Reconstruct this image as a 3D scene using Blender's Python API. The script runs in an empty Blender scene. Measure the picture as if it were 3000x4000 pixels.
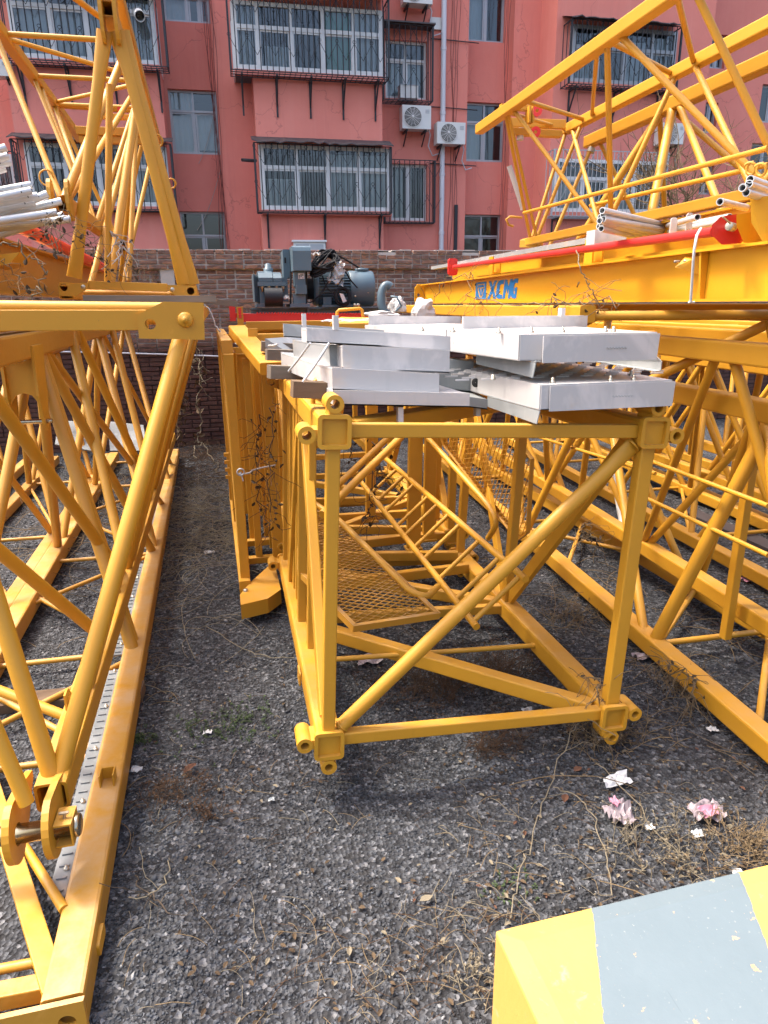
import bpy, bmesh, math, random
import numpy as np
from mathutils import Vector, Matrix, noise as mnoise
from mathutils.geometry import tessellate_polygon
random.seed(7); RNG = np.random.default_rng(7)
scene = bpy.context.scene; COL = scene.collection
# ---------------------------------------------------------------- camera
FPX, CXP, CYP, CAMH = 2667.0, 1500.0, 2000.0, 1.95
PITCH, ROLL, HEAD = math.radians(17.0), math.radians(0.7), math.radians(12.0)
def _axes():
    f = Vector((math.sin(HEAD)*math.cos(PITCH), math.cos(HEAD)*math.cos(PITCH), -math.sin(PITCH)))
    r = Vector((math.cos(HEAD), -math.sin(HEAD), 0)); u = r.cross(f)
    c, s = math.cos(ROLL), math.sin(ROLL)
    return c*r - s*u, s*r + c*u, f
AR, AU, AF = _axes(); CAM = Vector((0, 0, CAMH))
cam = bpy.data.cameras.new('camera'); cam.sensor_fit = 'HORIZONTAL'; cam.sensor_width = 36
cam.lens = 36*FPX/3000; cam.clip_start = 0.05; cam.clip_end = 400
camo = bpy.data.objects.new('camera', cam); COL.objects.link(camo); scene.camera = camo
m = Matrix.Identity(4)
for i in range(3): m[i][0], m[i][1], m[i][2], m[i][3] = AR[i], AU[i], -AF[i], CAM[i]
camo.matrix_world = m
# ---------------------------------------------------------------- light
SUN = Vector((-0.47, 0.22, 0.98)).normalized()          # direction towards the sun
world = bpy.data.worlds.new('World'); scene.world = world; world.use_nodes = True
wn = world.node_tree; wn.nodes.clear()
sky = wn.nodes.new('ShaderNodeTexSky'); sky.sky_type = 'NISHITA'; sky.sun_disc = False
sky.sun_elevation = math.asin(SUN.z); sky.sun_rotation = math.atan2(SUN.x, SUN.y)
sky.air_density = 1.0; sky.dust_density = 7.0; sky.ozone_density = 1.0
bgn = wn.nodes.new('ShaderNodeBackground'); bgn.inputs['Strength'].default_value = 0.15
won = wn.nodes.new('ShaderNodeOutputWorld')
wn.links.new(sky.outputs[0], bgn.inputs[0]); wn.links.new(bgn.outputs[0], won.inputs[0])
sl = bpy.data.lights.new('sun', 'SUN'); sl.energy = 1.3; sl.angle = math.radians(8.0); sl.color = (1.0, 0.95, 0.86)
so = bpy.data.objects.new('sun', sl); COL.objects.link(so)
so.rotation_euler = SUN.to_track_quat('Z', 'Y').to_euler(); so.location = (0, 0, 30)
vs = scene.view_settings; vs.view_transform = 'Standard'; vs.look = 'None'; vs.exposure = 2.03; vs.gamma = 1.0
vs.use_curve_mapping = False
scene.render.resolution_x, scene.render.resolution_y = 768, 1024
scene.render.engine = 'CYCLES'
# ---------------------------------------------------------------- helpers
def ray(x, y): return AF + AR*((x-CXP)/FPX) - AU*((y-CYP)/FPX)
def at(x, y, Y):                    # point seen at photo pixel x, y that lies at depth Y
    d = ray(x, y); return CAM + d*(Y/d.y)
def atz(x, y, z):                   # the same for a height
    d = ray(x, y); return CAM + d*((z-CAMH)/d.z)
def V(*a): return Vector(a)
ORG = {}
class MB:
    def __init__(s): s.v = []; s.f = []; s.sm = []
    def add(s, vs, fs, smooth=False):
        o = len(s.v); s.v += [tuple(p) for p in vs]
        for f in fs: s.f.append([i+o for i in f]); s.sm.append(smooth)
    def box(s, x0, x1, y0, y1, z0, z1):
        s.add([(x, y, z) for x in (x0, x1) for y in (y0, y1) for z in (z0, z1)],
              [(0,1,3,2), (4,6,7,5), (0,4,5,1), (2,3,7,6), (0,2,6,4), (1,5,7,3)])
    def obox(s, c, ux, uy, uz):      # centre + half-axis vectors
        c = Vector(c); ux, uy, uz = Vector(ux), Vector(uy), Vector(uz)
        s.add([c+ux*i+uy*j+uz*k for i in (-1,1) for j in (-1,1) for k in (-1,1)],
              [(0,1,3,2), (4,6,7,5), (0,4,5,1), (2,3,7,6), (0,2,6,4), (1,5,7,3)])
    def beam(s, a, b, w, h, up=(0,0,1), ch=0.16, open_end=False):   # box section, rounded corners
        a, b = Vector(a), Vector(b); d = (b-a).normalized(); up = Vector(up)
        sd = d.cross(up).normalized(); up = sd.cross(d).normalized()
        c = min(w, h)*ch*.5; W, H = w/2, h/2
        pr = [(-W, -H+c), (-W+c*.3, -H+c*.3), (-W+c, -H), (W-c, -H), (W-c*.3, -H+c*.3), (W, -H+c), (W, H-c), (W-c*.3, H-c*.3), (W-c, H), (-W+c, H), (-W+c*.3, H-c*.3), (-W, H-c)]
        n = len(pr)
        vs = [a+sd*x+up*y for x, y in pr] + [b+sd*x+up*y for x, y in pr]
        s.add(vs, [(i, (i+1)%n, n+(i+1)%n, n+i) for i in range(n)])
        if not open_end: s.add(vs, [tuple(range(n-1, -1, -1)), tuple(range(n, 2*n))])
        else:
            t = .006; q = .82
            for e, (p, sg) in enumerate(((a, 1), (b, -1))):
                outer = [p+sd*x+up*y for x, y in pr]; inner = [p+sd*x*q+up*y*q for x, y in pr]; deep = [p+sd*x*q+up*y*q+d*sg*.25 for x, y in pr]
                vv = outer+inner+deep
                s.add(vv, [(i, (i+1)%n, n+(i+1)%n, n+i) for i in range(n)] + [(n+i, n+(i+1)%n, 2*n+(i+1)%n, 2*n+i) for i in range(n)] + [tuple(range(2*n, 3*n))])
    def tube(s, a, b, r, n=14, fa=None, fb=None, fl=.10, caps=True):   # round tube, ends pinched flat along fa / fb
        a, b = Vector(a), Vector(b); L = (b-a).length
        if L < 1e-6: return
        d = (b-a)/L
        ref = Vector(fa or fb or ((0,0,1) if abs(d.z) < .9 else (1,0,0)))
        u = (ref - d*ref.dot(d)).normalized(); w = d.cross(u)
        st = [(0, .22, 1.35)] if fa else [(0, 1, 1)]
        if fa: st += [(fl*.35, .5, 1.22), (fl, 1, 1)]
        if fb: st += [(L-fl, 1, 1), (L-fl*.35, .5, 1.22)]
        st += [(L, .22, 1.35)] if fb else [(L, 1, 1)]
        vs = []
        for t, su, sw in st:
            for k in range(n):
                q = 2*math.pi*k/n; vs.append(a+d*t+u*(math.cos(q)*r*su)+w*(math.sin(q)*r*sw))
        fs = []
        for i in range(len(st)-1):
            for k in range(n): fs.append((i*n+k, i*n+(k+1)%n, (i+1)*n+(k+1)%n, (i+1)*n+k))
        s.add(vs, fs, True)
        if caps: s.add([vs[k] for k in range(n)] + vs[-n:], [tuple(range(n-1, -1, -1)), tuple(range(n, 2*n))])
    def pipe(s, a, b, ro, ri, n=24):     # hollow round piece
        a, b = Vector(a), Vector(b); d = (b-a).normalized()
        u = d.orthogonal().normalized(); w = d.cross(u); vs = []
        for p, r in ((a, ro), (b, ro), (b, ri), (a, ri)):
            for k in range(n): q = 2*math.pi*k/n; vs.append(p+u*math.cos(q)*r+w*math.sin(q)*r)
        for j, sm in ((0, True), (1, False), (2, True), (3, False)):
            s.add(vs, [(j*n+k, j*n+(k+1)%n, ((j+1)%4)*n+(k+1)%n, ((j+1)%4)*n+k) for k in range(n)], sm)
    def path(s, pts, r, n=8, closed=False, taper=False):
        pts = [Vector(p) for p in pts]; m_ = len(pts); vs = []
        t0 = (pts[1]-pts[0]).normalized(); u = t0.orthogonal().normalized()
        for i, p in enumerate(pts):
            if closed: t = (pts[(i+1)%m_]-pts[i-1]).normalized()
            else: t = (pts[min(i+1, m_-1)]-pts[max(i-1, 0)]).normalized()
            u = (u - t*u.dot(t)).normalized(); w = t.cross(u)
            rr = r*(1-.7*i/(m_-1)) if taper else r
            for k in range(n): q = 2*math.pi*k/n; vs.append(p+u*math.cos(q)*rr+w*math.sin(q)*rr)
        fs = [(i*n+k, i*n+(k+1)%n, ((i+1)%m_)*n+(k+1)%n, ((i+1)%m_)*n+k) for i in range(m_ if closed else m_-1) for k in range(n)]
        s.add(vs, fs, True)
        if not closed: s.add(vs[:n]+vs[-n:], [tuple(range(n-1, -1, -1)), tuple(range(n, 2*n))])
    def prism(s, pts, ext):          # flat outline pushed along ext
        pts = [Vector(p) for p in pts]; ext = Vector(ext); n = len(pts)
        s.add(pts+[p+ext for p in pts], [tuple(range(n-1, -1, -1)), tuple(range(n, 2*n))] + [(i, (i+1)%n, n+(i+1)%n, n+i) for i in range(n)])
    def plate(s, o, u, v, outline, holes, th):   # outline in u, v about o; round holes (x, y, r); thickness along u x v
        o, u, v = Vector(o), Vector(u).normalized(), Vector(v).normalized(); nn = u.cross(v)
        loops = [list(outline)]
        for hh in holes:
            if len(hh) > 3: loops.append(list(hh)[::-1]); continue
            hx, hy, hr = hh; loops.append([(hx+hr*math.cos(2*math.pi*k/20), hy-hr*math.sin(2*math.pi*k/20)) for k in range(20)])
        flat = [p for l in loops for p in l]
        tri = tessellate_polygon([[Vector((p[0], p[1], 0)) for p in l] for l in loops])
        n = len(flat)
        vs = [o+u*x+v*y-nn*th/2 for x, y in flat] + [o+u*x+v*y+nn*th/2 for x, y in flat]
        fs = [tuple(t) for t in tri] + [tuple(n+i for i in reversed(t)) for t in tri]
        k = 0
        for l in loops:
            for i in range(len(l)): fs.append((k+i, k+(i+1)%len(l), n+k+(i+1)%len(l), n+k+i))
            k += len(l)
        s.add(vs, fs)
    def lathe(s, o, ax, prof, n=20):    # profile (along, radius) turned about ax
        o, ax = Vector(o), Vector(ax).normalized(); u = ax.orthogonal().normalized(); w = ax.cross(u); vs = []
        for t, r in prof:
            for k in range(n): q = 2*math.pi*k/n; vs.append(o+ax*t+u*math.cos(q)*r+w*math.sin(q)*r)
        s.add(vs, [(i*n+k, i*n+(k+1)%n, (i+1)*n+(k+1)%n, (i+1)*n+k) for i in range(len(prof)-1) for k in range(n)], True)
    def build(s, name, mat, parent=None, org=None, recalc=True):
        if org is None: org = ORG[parent.name] if parent else Vector((0,0,0))
        org = Vector(org); me = bpy.data.meshes.new(name)
        me.from_pydata([(p[0]-org.x, p[1]-org.y, p[2]-org.z) for p in s.v], [], s.f)
        me.polygons.foreach_set('use_smooth', s.sm)
        if recalc:
            bm = bmesh.new(); bm.from_mesh(me); bmesh.ops.recalc_face_normals(bm, faces=bm.faces); bm.to_mesh(me); bm.free()
        me.materials.append(MAT[mat] if isinstance(mat, str) else mat)
        return link(bpy.data.objects.new(name, me), parent, org)
def link(o, parent=None, org=(0,0,0)):
    COL.objects.link(o); org = Vector(org)
    if parent: o.parent = parent; o.location = org-ORG[parent.name]
    else: o.location = org
    ORG[o.name] = org; return o
def tag(o, label=None, cat=None, group=None, kind=None):
    if label: o['label'] = label
    if cat: o['category'] = cat
    if group: o['group'] = group
    if kind: o['kind'] = kind
    return o
def thing(name, label, cat, loc, group=None):
    o = bpy.data.objects.new(name, None); o.empty_display_size = .2
    return tag(link(o, None, loc), label, cat, group)
def B(name, mat, parent, fn, *a, **k):       # one-shape part
    b = MB(); getattr(b, fn)(*a, **k); return b.build(name, mat, parent)
# ---------------------------------------------------------------- materials
MAT = {}
class NT:
    def __init__(s, name):
        s.m = bpy.data.materials.new(name); s.m.use_nodes = True; s.t = s.m.node_tree; s.t.nodes.clear(); MAT[name] = s.m
        s.o = s.n('OutputMaterial'); s.b = s.n('BsdfPrincipled'); s.l(s.b.outputs[0], s.o.inputs[0])
        s.tc = s.n('TexCoord')
    def n(s, k, **kw):
        x = s.t.nodes.new('ShaderNode'+k)
        for a, b in kw.items(): setattr(x, a, b)
        return x
    def l(s, a, b): s.t.links.new(a, b)
    def pos(s): return s.n('NewGeometry').outputs['Position']
    def noise(s, scale, detail=4, rough=.6, vec=None, dist=0):
        x = s.n('TexNoise'); x.inputs['Scale'].default_value = scale; x.inputs['Detail'].default_value = detail
        x.inputs['Roughness'].default_value = rough; x.inputs['Distortion'].default_value = dist
        s.l(vec if vec is not None else s.pos(), x.inputs['Vector']); return x.outputs['Fac']
    def ramp(s, fac, stops):
        r = s.n('ValToRGB'); e = r.color_ramp.elements
        while len(e) < len(stops): e.new(.5)
        for x, (p, c) in zip(e, stops): x.position = p; x.color = c if len(c) == 4 else (*c, 1)
        s.l(fac, r.inputs[0]); return r.outputs[0]
    def mix(s, fac, a, b, mode='MIX'):
        x = s.n('Mix', data_type='RGBA', blend_type=mode)
        for sock, val in ((x.inputs[0], fac), (x.inputs[6], a), (x.inputs[7], b)):
            if hasattr(val, 'node'): s.l(val, sock)
            elif isinstance(val, (int, float)): sock.default_value = val
            else: sock.default_value = (*val, 1)
        return x.outputs[2]
    def math(s, op, a, b=0.5):
        x = s.n('Math', operation=op)
        for sock, val in ((x.inputs[0], a), (x.inputs[1], b)):
            if hasattr(val, 'node'): s.l(val, sock)
            else: sock.default_value = val
        return x.outputs[0]
    def scalev(s, v):
        x = s.n('Mapping'); x.inputs['Scale'].default_value = v; s.l(s.pos(), x.inputs[0]); return x.outputs[0]
    def bump(s, h, st=.2, dist=.01):
        x = s.n('Bump'); x.inputs['Strength'].default_value = st; x.inputs['Distance'].default_value = dist
        s.l(h, x.inputs['Height']); s.l(x.outputs[0], s.b.inputs['Normal'])
    def col(s, c):
        if hasattr(c, 'node'): s.l(c, s.b.inputs['Base Color'])
        else: s.b.inputs['Base Color'].default_value = (*c, 1)
    def set(s, rough=.5, metal=0, spec=.5, coat=0):
        for k, v in (('Roughness', rough), ('Metallic', metal), ('Specular IOR Level', spec), ('Coat Weight', coat)):
            if hasattr(v, 'node'): s.l(v, s.b.inputs[k])
            else: s.b.inputs[k].default_value = v
        return s.m
def paint(name, base, dark, rough=.36, dust=0.0, dustcol=(.42,.30,.19), chip=None, sc=3.0):
    t = NT(name); c = t.mix(t.noise(sc, 5), base, dark)
    oi = t.n('ObjectInfo').outputs['Random']
    hv = t.n('HueSaturation'); t.l(c, hv.inputs['Color']); t.l(t.math('MULTIPLY_ADD', oi, .16), hv.inputs['Value'])
    hv.inputs['Value'].default_value = 1
    ma = t.n('Math', operation='MULTIPLY_ADD'); t.l(oi, ma.inputs[0]); ma.inputs[1].default_value = .16; ma.inputs[2].default_value = .90
    t.l(ma.outputs[0], hv.inputs['Value']); c = hv.outputs[0]
    fine = t.noise(38, 6, .7)
    if dust:
        nz = t.n('SeparateXYZ'); t.l(t.n('NewGeometry').outputs['Normal'], nz.inputs[0])
        up = t.ramp(nz.outputs['Z'], [(.55, (0,0,0)), (.95, (1,1,1))])
        dn = t.ramp(t.noise(6, 6, .7), [(.35, (0,0,0)), (.75, (1,1,1))])
        c = t.mix(t.math('MULTIPLY', t.math('MULTIPLY', up, dn), dust), c, dustcol)
    st = t.ramp(t.noise(1.0, 5, .7, t.scalev((14, 14, 1.2))), [(.62, (0,0,0)), (.85, (1,1,1))])
    c = t.mix(t.math('MULTIPLY', st, .22), c, tuple(x*.45 for x in dark))
    wr = t.ramp(t.noise(2.3, 7, .75, None, .8), [(.60, (0,0,0)), (.68, (1,1,1))]); c = t.mix(t.math('MULTIPLY', wr, .20), c, tuple(min(1, x*1.25+.05) for x in base))
    ru = t.ramp(t.noise(17, 5, .7), [(.745, (0,0,0)), (.765, (1,1,1))]); c = t.mix(t.math('MULTIPLY', ru, .7), c, (.10,.05,.028))
    sp = t.ramp(t.noise(120, 3, .6), [(.70, (0,0,0)), (.74, (1,1,1))])
    c = t.mix(t.math('MULTIPLY', sp, .5), c, chip or (.16,.09,.04))
    t.col(c); t.bump(t.noise(60, 3), .06, .004)
    r = t.n('MapRange'); t.l(fine, r.inputs[0]); r.inputs[3].default_value = rough-.08; r.inputs[4].default_value = rough+.14
    return t.set(r.outputs[0], 0, .42)
paint('yellow', (.55,.270,.018), (.46,.212,.014), .46, .35)
paint('yellow_dusty', (.49,.240,.026), (.42,.195,.02), .42, .75)
paint('yellow_bright', (.64,.32,.014), (.60,.285,.014), .33)
paint('red_paint', (.66,.030,.026), (.52,.022,.02), .34)
paint('motor_paint', (.085,.135,.170), (.060,.098,.125), .38, chip=(.25,.25,.25))
paint('black_paint', (.012,.014,.018), (.008,.009,.011), .55)
def simple(name, c, rough=.5, metal=0, spec=.5, var=.25, sc=12, bmp=0):
    t = NT(name); t.col(t.mix(t.noise(sc, 5), c, tuple(x*(1-var) for x in c)))
    if bmp: t.bump(t.noise(sc*4, 4), bmp, .004)
    return t.set(rough, metal, spec)
simple('iron', (.030,.032,.038), .55, .0, .4, .5, 8)
simple('cable_red', (.20,.065,.055), .7, 0, .3)
simple('rubber', (.010,.010,.012), .75, 0, .25)
simple('pvc', (.62,.62,.66), .4, 0, .5, .2, 2)
simple('white_frame', (.78,.78,.77), .4, 0, .5, .22, 3)
simple('alu_frame', (.42,.43,.45), .4, .3, .5, .2, 3)
simple('dark_frame', (.06,.065,.07), .5)
simple('zinc_bolt', (.55,.50,.40), .35, .8, .5, .3, 30)
simple('steel_pin', (.52,.44,.30), .22, .95, .5, .35, 9)
simple('pipe_zinc', (.60,.61,.61), .40, .35, .5, .3, 7)
simple('tape', (.55,.55,.54), .5)
simple('rope', (.50,.47,.42), .8, 0, .2, .4, 40)
simple('paper', (.52,.52,.52), .8, 0, .2, .1, 20)
simple('pink_bag', (.34,.28,.295), .45, 0, .4, .3, 25)
simple('pink', (.50,.22,.29), .5, 0, .4, .3, 25)
simple('clear_bag', (.62,.64,.64), .35, 0, .5, .3, 25)
simple('blue', (.012,.15,.40), .4, 0, .5, .1)
simple('ac_white', (.66,.65,.62), .45, 0, .5, .12, 4)
simple('tin', (.10,.085,.085), .6, .2, .4, .5, 5)
simple('curtain', (.70,.74,.76), .9, 0, .1, .2, 2)
simple('curtain_green', (.16,.46,.34), .9, 0, .1, .2, 2)
simple('room', (.17,.19,.21), .9, 0, .1, .4, 1)
simple('insul', (.55,.54,.52), .8, 0, .2, .3, 20, .5)
simple('straw', (.21,.15,.085), .85, 0, .2, .5, 15)
simple('straw_pale', (.215,.18,.125), .85, 0, .2, .4, 15)
simple('weed_brown', (.095,.055,.032), .9, 0, .2, .5, 20)
simple('leaf_dry', (.115,.078,.046), .85, 0, .2, .5, 20)
simple('leaf_dark', (.075,.05,.03), .85, 0, .2, .5, 20)
simple('leaf_orange', (.13,.062,.038), .8, 0, .2, .4, 20)
simple('weed_green', (.055,.085,.03), .8, 0, .3, .5, 20)
simple('bark', (.10,.075,.055), .9, 0, .2, .5, 20, .5)
simple('black_hole', (.01,.01,.01), .9)
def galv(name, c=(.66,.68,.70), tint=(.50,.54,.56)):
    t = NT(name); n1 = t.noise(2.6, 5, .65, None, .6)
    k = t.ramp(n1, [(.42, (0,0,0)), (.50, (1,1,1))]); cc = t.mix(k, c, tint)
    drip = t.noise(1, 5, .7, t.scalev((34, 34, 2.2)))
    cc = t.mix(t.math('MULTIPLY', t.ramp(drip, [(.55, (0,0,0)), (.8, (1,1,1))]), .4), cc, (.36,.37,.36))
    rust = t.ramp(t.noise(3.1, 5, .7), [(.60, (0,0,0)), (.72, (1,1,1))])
    cc = t.mix(t.math('MULTIPLY', rust, .38), cc, (.60,.42,.25))  # rust stains plus yellow-brown reflections painted into the sheet colour
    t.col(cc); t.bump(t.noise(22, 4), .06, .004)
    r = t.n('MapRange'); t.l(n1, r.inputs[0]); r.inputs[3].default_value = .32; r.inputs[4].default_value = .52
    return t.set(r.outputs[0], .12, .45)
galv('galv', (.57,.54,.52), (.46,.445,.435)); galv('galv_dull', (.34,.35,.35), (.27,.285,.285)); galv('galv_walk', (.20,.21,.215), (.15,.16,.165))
t = NT('wood'); g = t.noise(1, 6, .7, t.scalev((3, 40, 40)))
t.col(t.mix(g, (.19,.130,.085), (.095,.06,.036))); t.bump(g, .3, .004); t.set(.8, 0, .2)
t = NT('wood_grey'); g = t.noise(1, 6, .7, t.scalev((3, 40, 40)))
t.col(t.mix(g, (.22,.185,.15), (.11,.09,.07))); t.bump(g, .3, .004); t.set(.85, 0, .2)
t = NT('glass')           # window glass: see-through with a mirror share
tr = t.n('BsdfTransparent'); tr.inputs[0].default_value = (.70,.76,.78,1)
gl = t.n('BsdfGlossy'); gl.inputs['Roughness'].default_value = .04; gl.inputs[0].default_value = (.9,.95,1,1)
lw = t.n('LayerWeight'); lw.inputs[0].default_value = .45
mx = t.n('MixShader'); t.l(lw.outputs['Fresnel'], mx.inputs[0]); t.l(tr.outputs[0], mx.inputs[1]); t.l(gl.outputs[0], mx.inputs[2]); t.l(mx.outputs[0], t.o.inputs[0])
t = NT('film')            # crumpled clear film
tr = t.n('BsdfTransparent'); mx = t.n('MixShader'); mx.inputs[0].default_value = .45
t.col((.72,.74,.75)); t.set(.25, 0, .6); t.l(tr.outputs[0], mx.inputs[1]); t.l(t.b.outputs[0], mx.inputs[2]); t.l(mx.outputs[0], t.o.inputs[0])
t = NT('facade_red')      # painted render: patchy repainting, streaks, cracks
n1 = t.noise(.55, 6, .65); c = t.mix(t.ramp(n1, [(.35, (0,0,0)), (.65, (1,1,1))]), (.72,.245,.192), (.66,.212,.165))
stk = t.noise(1, 5, .7, t.scalev((5, 5, .22))); c = t.mix(t.math('MULTIPLY', t.ramp(stk, [(.52, (0,0,0)), (.72, (1,1,1))]), .35), c, (.73,.30,.24))
dk = t.noise(1, 6, .75, t.scalev((3.2, 3.2, .25))); c = t.mix(t.math('MULTIPLY', t.ramp(dk, [(.56, (0,0,0)), (.8, (1,1,1))]), .35), c, (.42,.125,.10))
vo = t.n('TexVoronoi', feature='DISTANCE_TO_EDGE'); vo.inputs['Scale'].default_value = .42
dv = t.n('VectorMath', operation='ADD'); nn = t.n('TexNoise'); nn.inputs['Scale'].default_value = 2.5; nn.inputs['Detail'].default_value = 6; t.l(t.pos(), nn.inputs['Vector'])
t.l(t.pos(), dv.inputs[0]); t.l(nn.outputs['Color'], dv.inputs[1]); t.l(dv.outputs[0], vo.inputs['Vector'])
ck = t.ramp(vo.outputs['Distance'], [(0, (1,1,1)), (.006, (0,0,0))]); c = t.mix(t.math('MULTIPLY', ck, .4), c, (.22,.07,.06))
t.col(c); t.bump(t.noise(18, 6, .7), .22, .012); t.set(.85, 0, .25)
# ================================================================ ground
def gz(x, y):
    return .016*math.sin(1.7*x+.6)*math.cos(1.3*y) + .010*math.sin(4.1*x-2.2*y+1) + .006*math.sin(9*x+7*y)
t = NT('ground')
n1 = t.noise(.9, 6, .65); n2 = t.noise(5, 6, .7); n3 = t.noise(55, 5, .75)
c = t.mix(t.ramp(n1, [(.40, (0,0,0)), (.62, (1,1,1))]), (.030,.030,.034), (.052,.042,.034))
c = t.mix(t.ramp(n2, [(.35, (0,0,0)), (.75, (1,1,1))]), c, (.016,.016,.018), 'MIX')
vo = t.n('TexVoronoi'); vo.inputs['Scale'].default_value = 62; t.l(t.pos(), vo.inputs['Vector'])
sp = t.n('SeparateColor'); t.l(vo.outputs['Color'], sp.inputs[0])
c = t.mix(.75, c, t.ramp(sp.outputs[0], [(0, (.012,.012,.013)), (.55, (.045,.047,.052)), (.9, (.11,.115,.125)), (1, (.20,.20,.21))]), 'MIX')
t.col(c); t.bump(vo.outputs['Distance'], .9, .02); t.set(.92, 0, .25)
b = MB(); nx, ny = 170, 200
xs = np.linspace(-3.5, 5.0, nx); ys = np.linspace(.6, 10.6, ny)
b.v = [(x, y, gz(x, y)) for y in ys for x in xs]
b.f = [[j*nx+i, j*nx+i+1, (j+1)*nx+i+1, (j+1)*nx+i] for j in range(ny-1) for i in range(nx-1)]; b.sm = [True]*len(b.f)
fr = [(-60,-40), (60,-40), (60,60), (-60,60)]          # the sheet runs on to the horizon round the modelled part
k = len(b.v); b.v += [(x, y, -.03) for x, y in fr]
cn = [0, nx-1, ny*nx-1, (ny-1)*nx]
edges = [list(range(0, nx)), list(range(nx-1, ny*nx, nx)), list(range(ny*nx-1, (ny-1)*nx-1, -1)), list(range((ny-1)*nx, -1, -nx))]
for s_, e in enumerate(edges):
    b.f.append(list(reversed(e))+[k+s_, k+(s_+1)%4]); b.sm.append(False)
tag(b.build('ground', 'ground', None, recalc=False), kind='structure')
# crushed stone: every stone a small angular solid
def stone_shapes(n):
    out = []
    for i in range(n):
        bm = bmesh.new(); r = random.Random(i+50)
        for _ in range(11):
            v = Vector((r.gauss(0,1), r.gauss(0,1), r.gauss(0,1))).normalized()*r.uniform(.8, 1.05)
            bm.verts.new((v.x, v.y*r.uniform(.65, .95), v.z*.62))
        h = bmesh.ops.convex_hull(bm, input=bm.verts)
        bmesh.ops.delete(bm, geom=[e for e in h['geom_interior'] if isinstance(e, bmesh.types.BMVert)], context='VERTS')
        bmesh.ops.triangulate(bm, faces=bm.faces); bm.verts.ensure_lookup_table(); bm.verts.index_update()
        out.append((np.array([v.co[:] for v in bm.verts]), np.array([[v.index for v in f.verts] for f in bm.faces]))); bm.free()
    return out
t = NT('gravel')
at_ = t.n('Attribute', attribute_name='tone'); cc = t.ramp(at_.outputs['Fac'], [(0, (.011,.012,.0135)), (.40, (.037,.041,.047)), (.75, (.080,.087,.099)), (.96, (.135,.142,.155)), (1, (.28,.28,.28))])
cc = t.mix(t.math('MULTIPLY', t.noise(90, 4), .5), cc, (.05,.05,.055)); t.col(cc); t.bump(t.noise(160, 3), .25, .003); t.set(.85, 0, .3)
def pebbles(name, pos, size, tone, mat='gravel'):
    SH = stone_shapes(12); N = len(pos); ids = RNG.integers(0, len(SH), N); Vs, Fs, Ts, off = [], [], [], 0
    for s_ in range(len(SH)):
        sel = np.where(ids == s_)[0]; v, f = SH[s_]; n = len(sel)
        if not n: continue
        a = RNG.uniform(0, 2*np.pi, n); ti = RNG.normal(0, .45, n); ca, sa = np.cos(a), np.sin(a); ct, st = np.cos(ti), np.sin(ti)
        P = v[None]*size[sel, None, None]*RNG.uniform(.8, 1.2, (n, 1, 3))
        y2 = P[..., 1]*ct[:, None]-P[..., 2]*st[:, None]; z2 = P[..., 1]*st[:, None]+P[..., 2]*ct[:, None]
        x3 = P[..., 0]*ca[:, None]-y2*sa[:, None]; y3 = P[..., 0]*sa[:, None]+y2*ca[:, None]
        Q = np.stack([x3, y3, z2], -1)+pos[sel][:, None, :]
        Vs.append(Q.reshape(-1, 3)); Fs.append((f[None]+(np.arange(n)*len(v))[:, None, None]+off).reshape(-1, 3)); Ts.append(np.repeat(tone[sel], len(v))); off += n*len(v)
    Vv, Ff, Tt = np.concatenate(Vs), np.concatenate(Fs), np.concatenate(Ts)
    me = bpy.data.meshes.new(name); me.vertices.add(len(Vv)); me.vertices.foreach_set('co', Vv.astype(np.float32).ravel())
    me.loops.add(Ff.size); me.loops.foreach_set('vertex_index', Ff.astype(np.int32).ravel()); me.polygons.add(len(Ff))
    me.polygons.foreach_set('loop_start', np.arange(0, Ff.size, 3, dtype=np.int32)); me.update(calc_edges=True)
    me.attributes.new('tone', 'FLOAT', 'POINT').data.foreach_set('value', Tt.astype(np.float32))
    me.materials.append(MAT[mat]); return link(bpy.data.objects.new(name, me))
def visible(x, y, mg=60):
    d = Vector((x, y, 0))-CAM; z = d.dot(AF)
    u = CXP+FPX*d.dot(AR)/z; w = CYP-FPX*d.dot(AU)/z
    return -mg < u < 3000+mg and 900 < w < 4000+mg
P_, S_, T_ = [], [], []
def cover(x, y):          # thinner where soil shows through
    n = mnoise.noise(Vector((x*1.4, y*1.4, 3.3)))+.6*mnoise.noise(Vector((x*4.5, y*4.5, 8.1)))
    d = .84+.62*n
    q = math.exp(-(((x-1.9)/.55)**2+((y-2.25)/.28)**2)); d -= .75*q
    for sx, sy, sr in ((.62,1.95,.10), (.95,1.72,.07), (.25,1.78,.06), (.30,2.05,.12), (.85,2.22,.16), (-.10,2.35,.13), (1.05,2.05,.10), (-.28,3.1,.22), (.1,3.4,.16)):
        d -= .85*math.exp(-(((x-sx)/sr)**2+((y-sy)/(sr*.7))**2))
    if y > 6: d -= .1*(y-6)
    return d
for x0, x1, y0, y1, dens, smin in ((-.75,2.6,1.3,3.0,6800,.0061), (-1.3,3.1,3.0,4.6,3200,.0074), (-2.4,4.4,4.6,7.5,700,.0098), (-2.6,4.8,7.5,10.0,260,.011)):
    for _ in range(int((x1-x0)*(y1-y0)*dens)):
        x, y = random.uniform(x0, x1), random.uniform(y0, y1)
        if random.random() > cover(x, y) or not visible(x, y): continue
        s_ = smin*random.choice((.45,.55,.65,.75,.9,1,1.1,1.3,1.5))*(1.8 if random.random() < .018 else 1)
        P_.append((x, y, gz(x, y)+s_*.18)); S_.append(s_)
        T_.append(min(1, max(0, random.gauss(.43+.30*mnoise.noise(Vector((x*1.6, y*1.6, 1)))+.14*mnoise.noise(Vector((x*6, y*6, 5))), .20))) if random.random() > .006 else 1)
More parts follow.
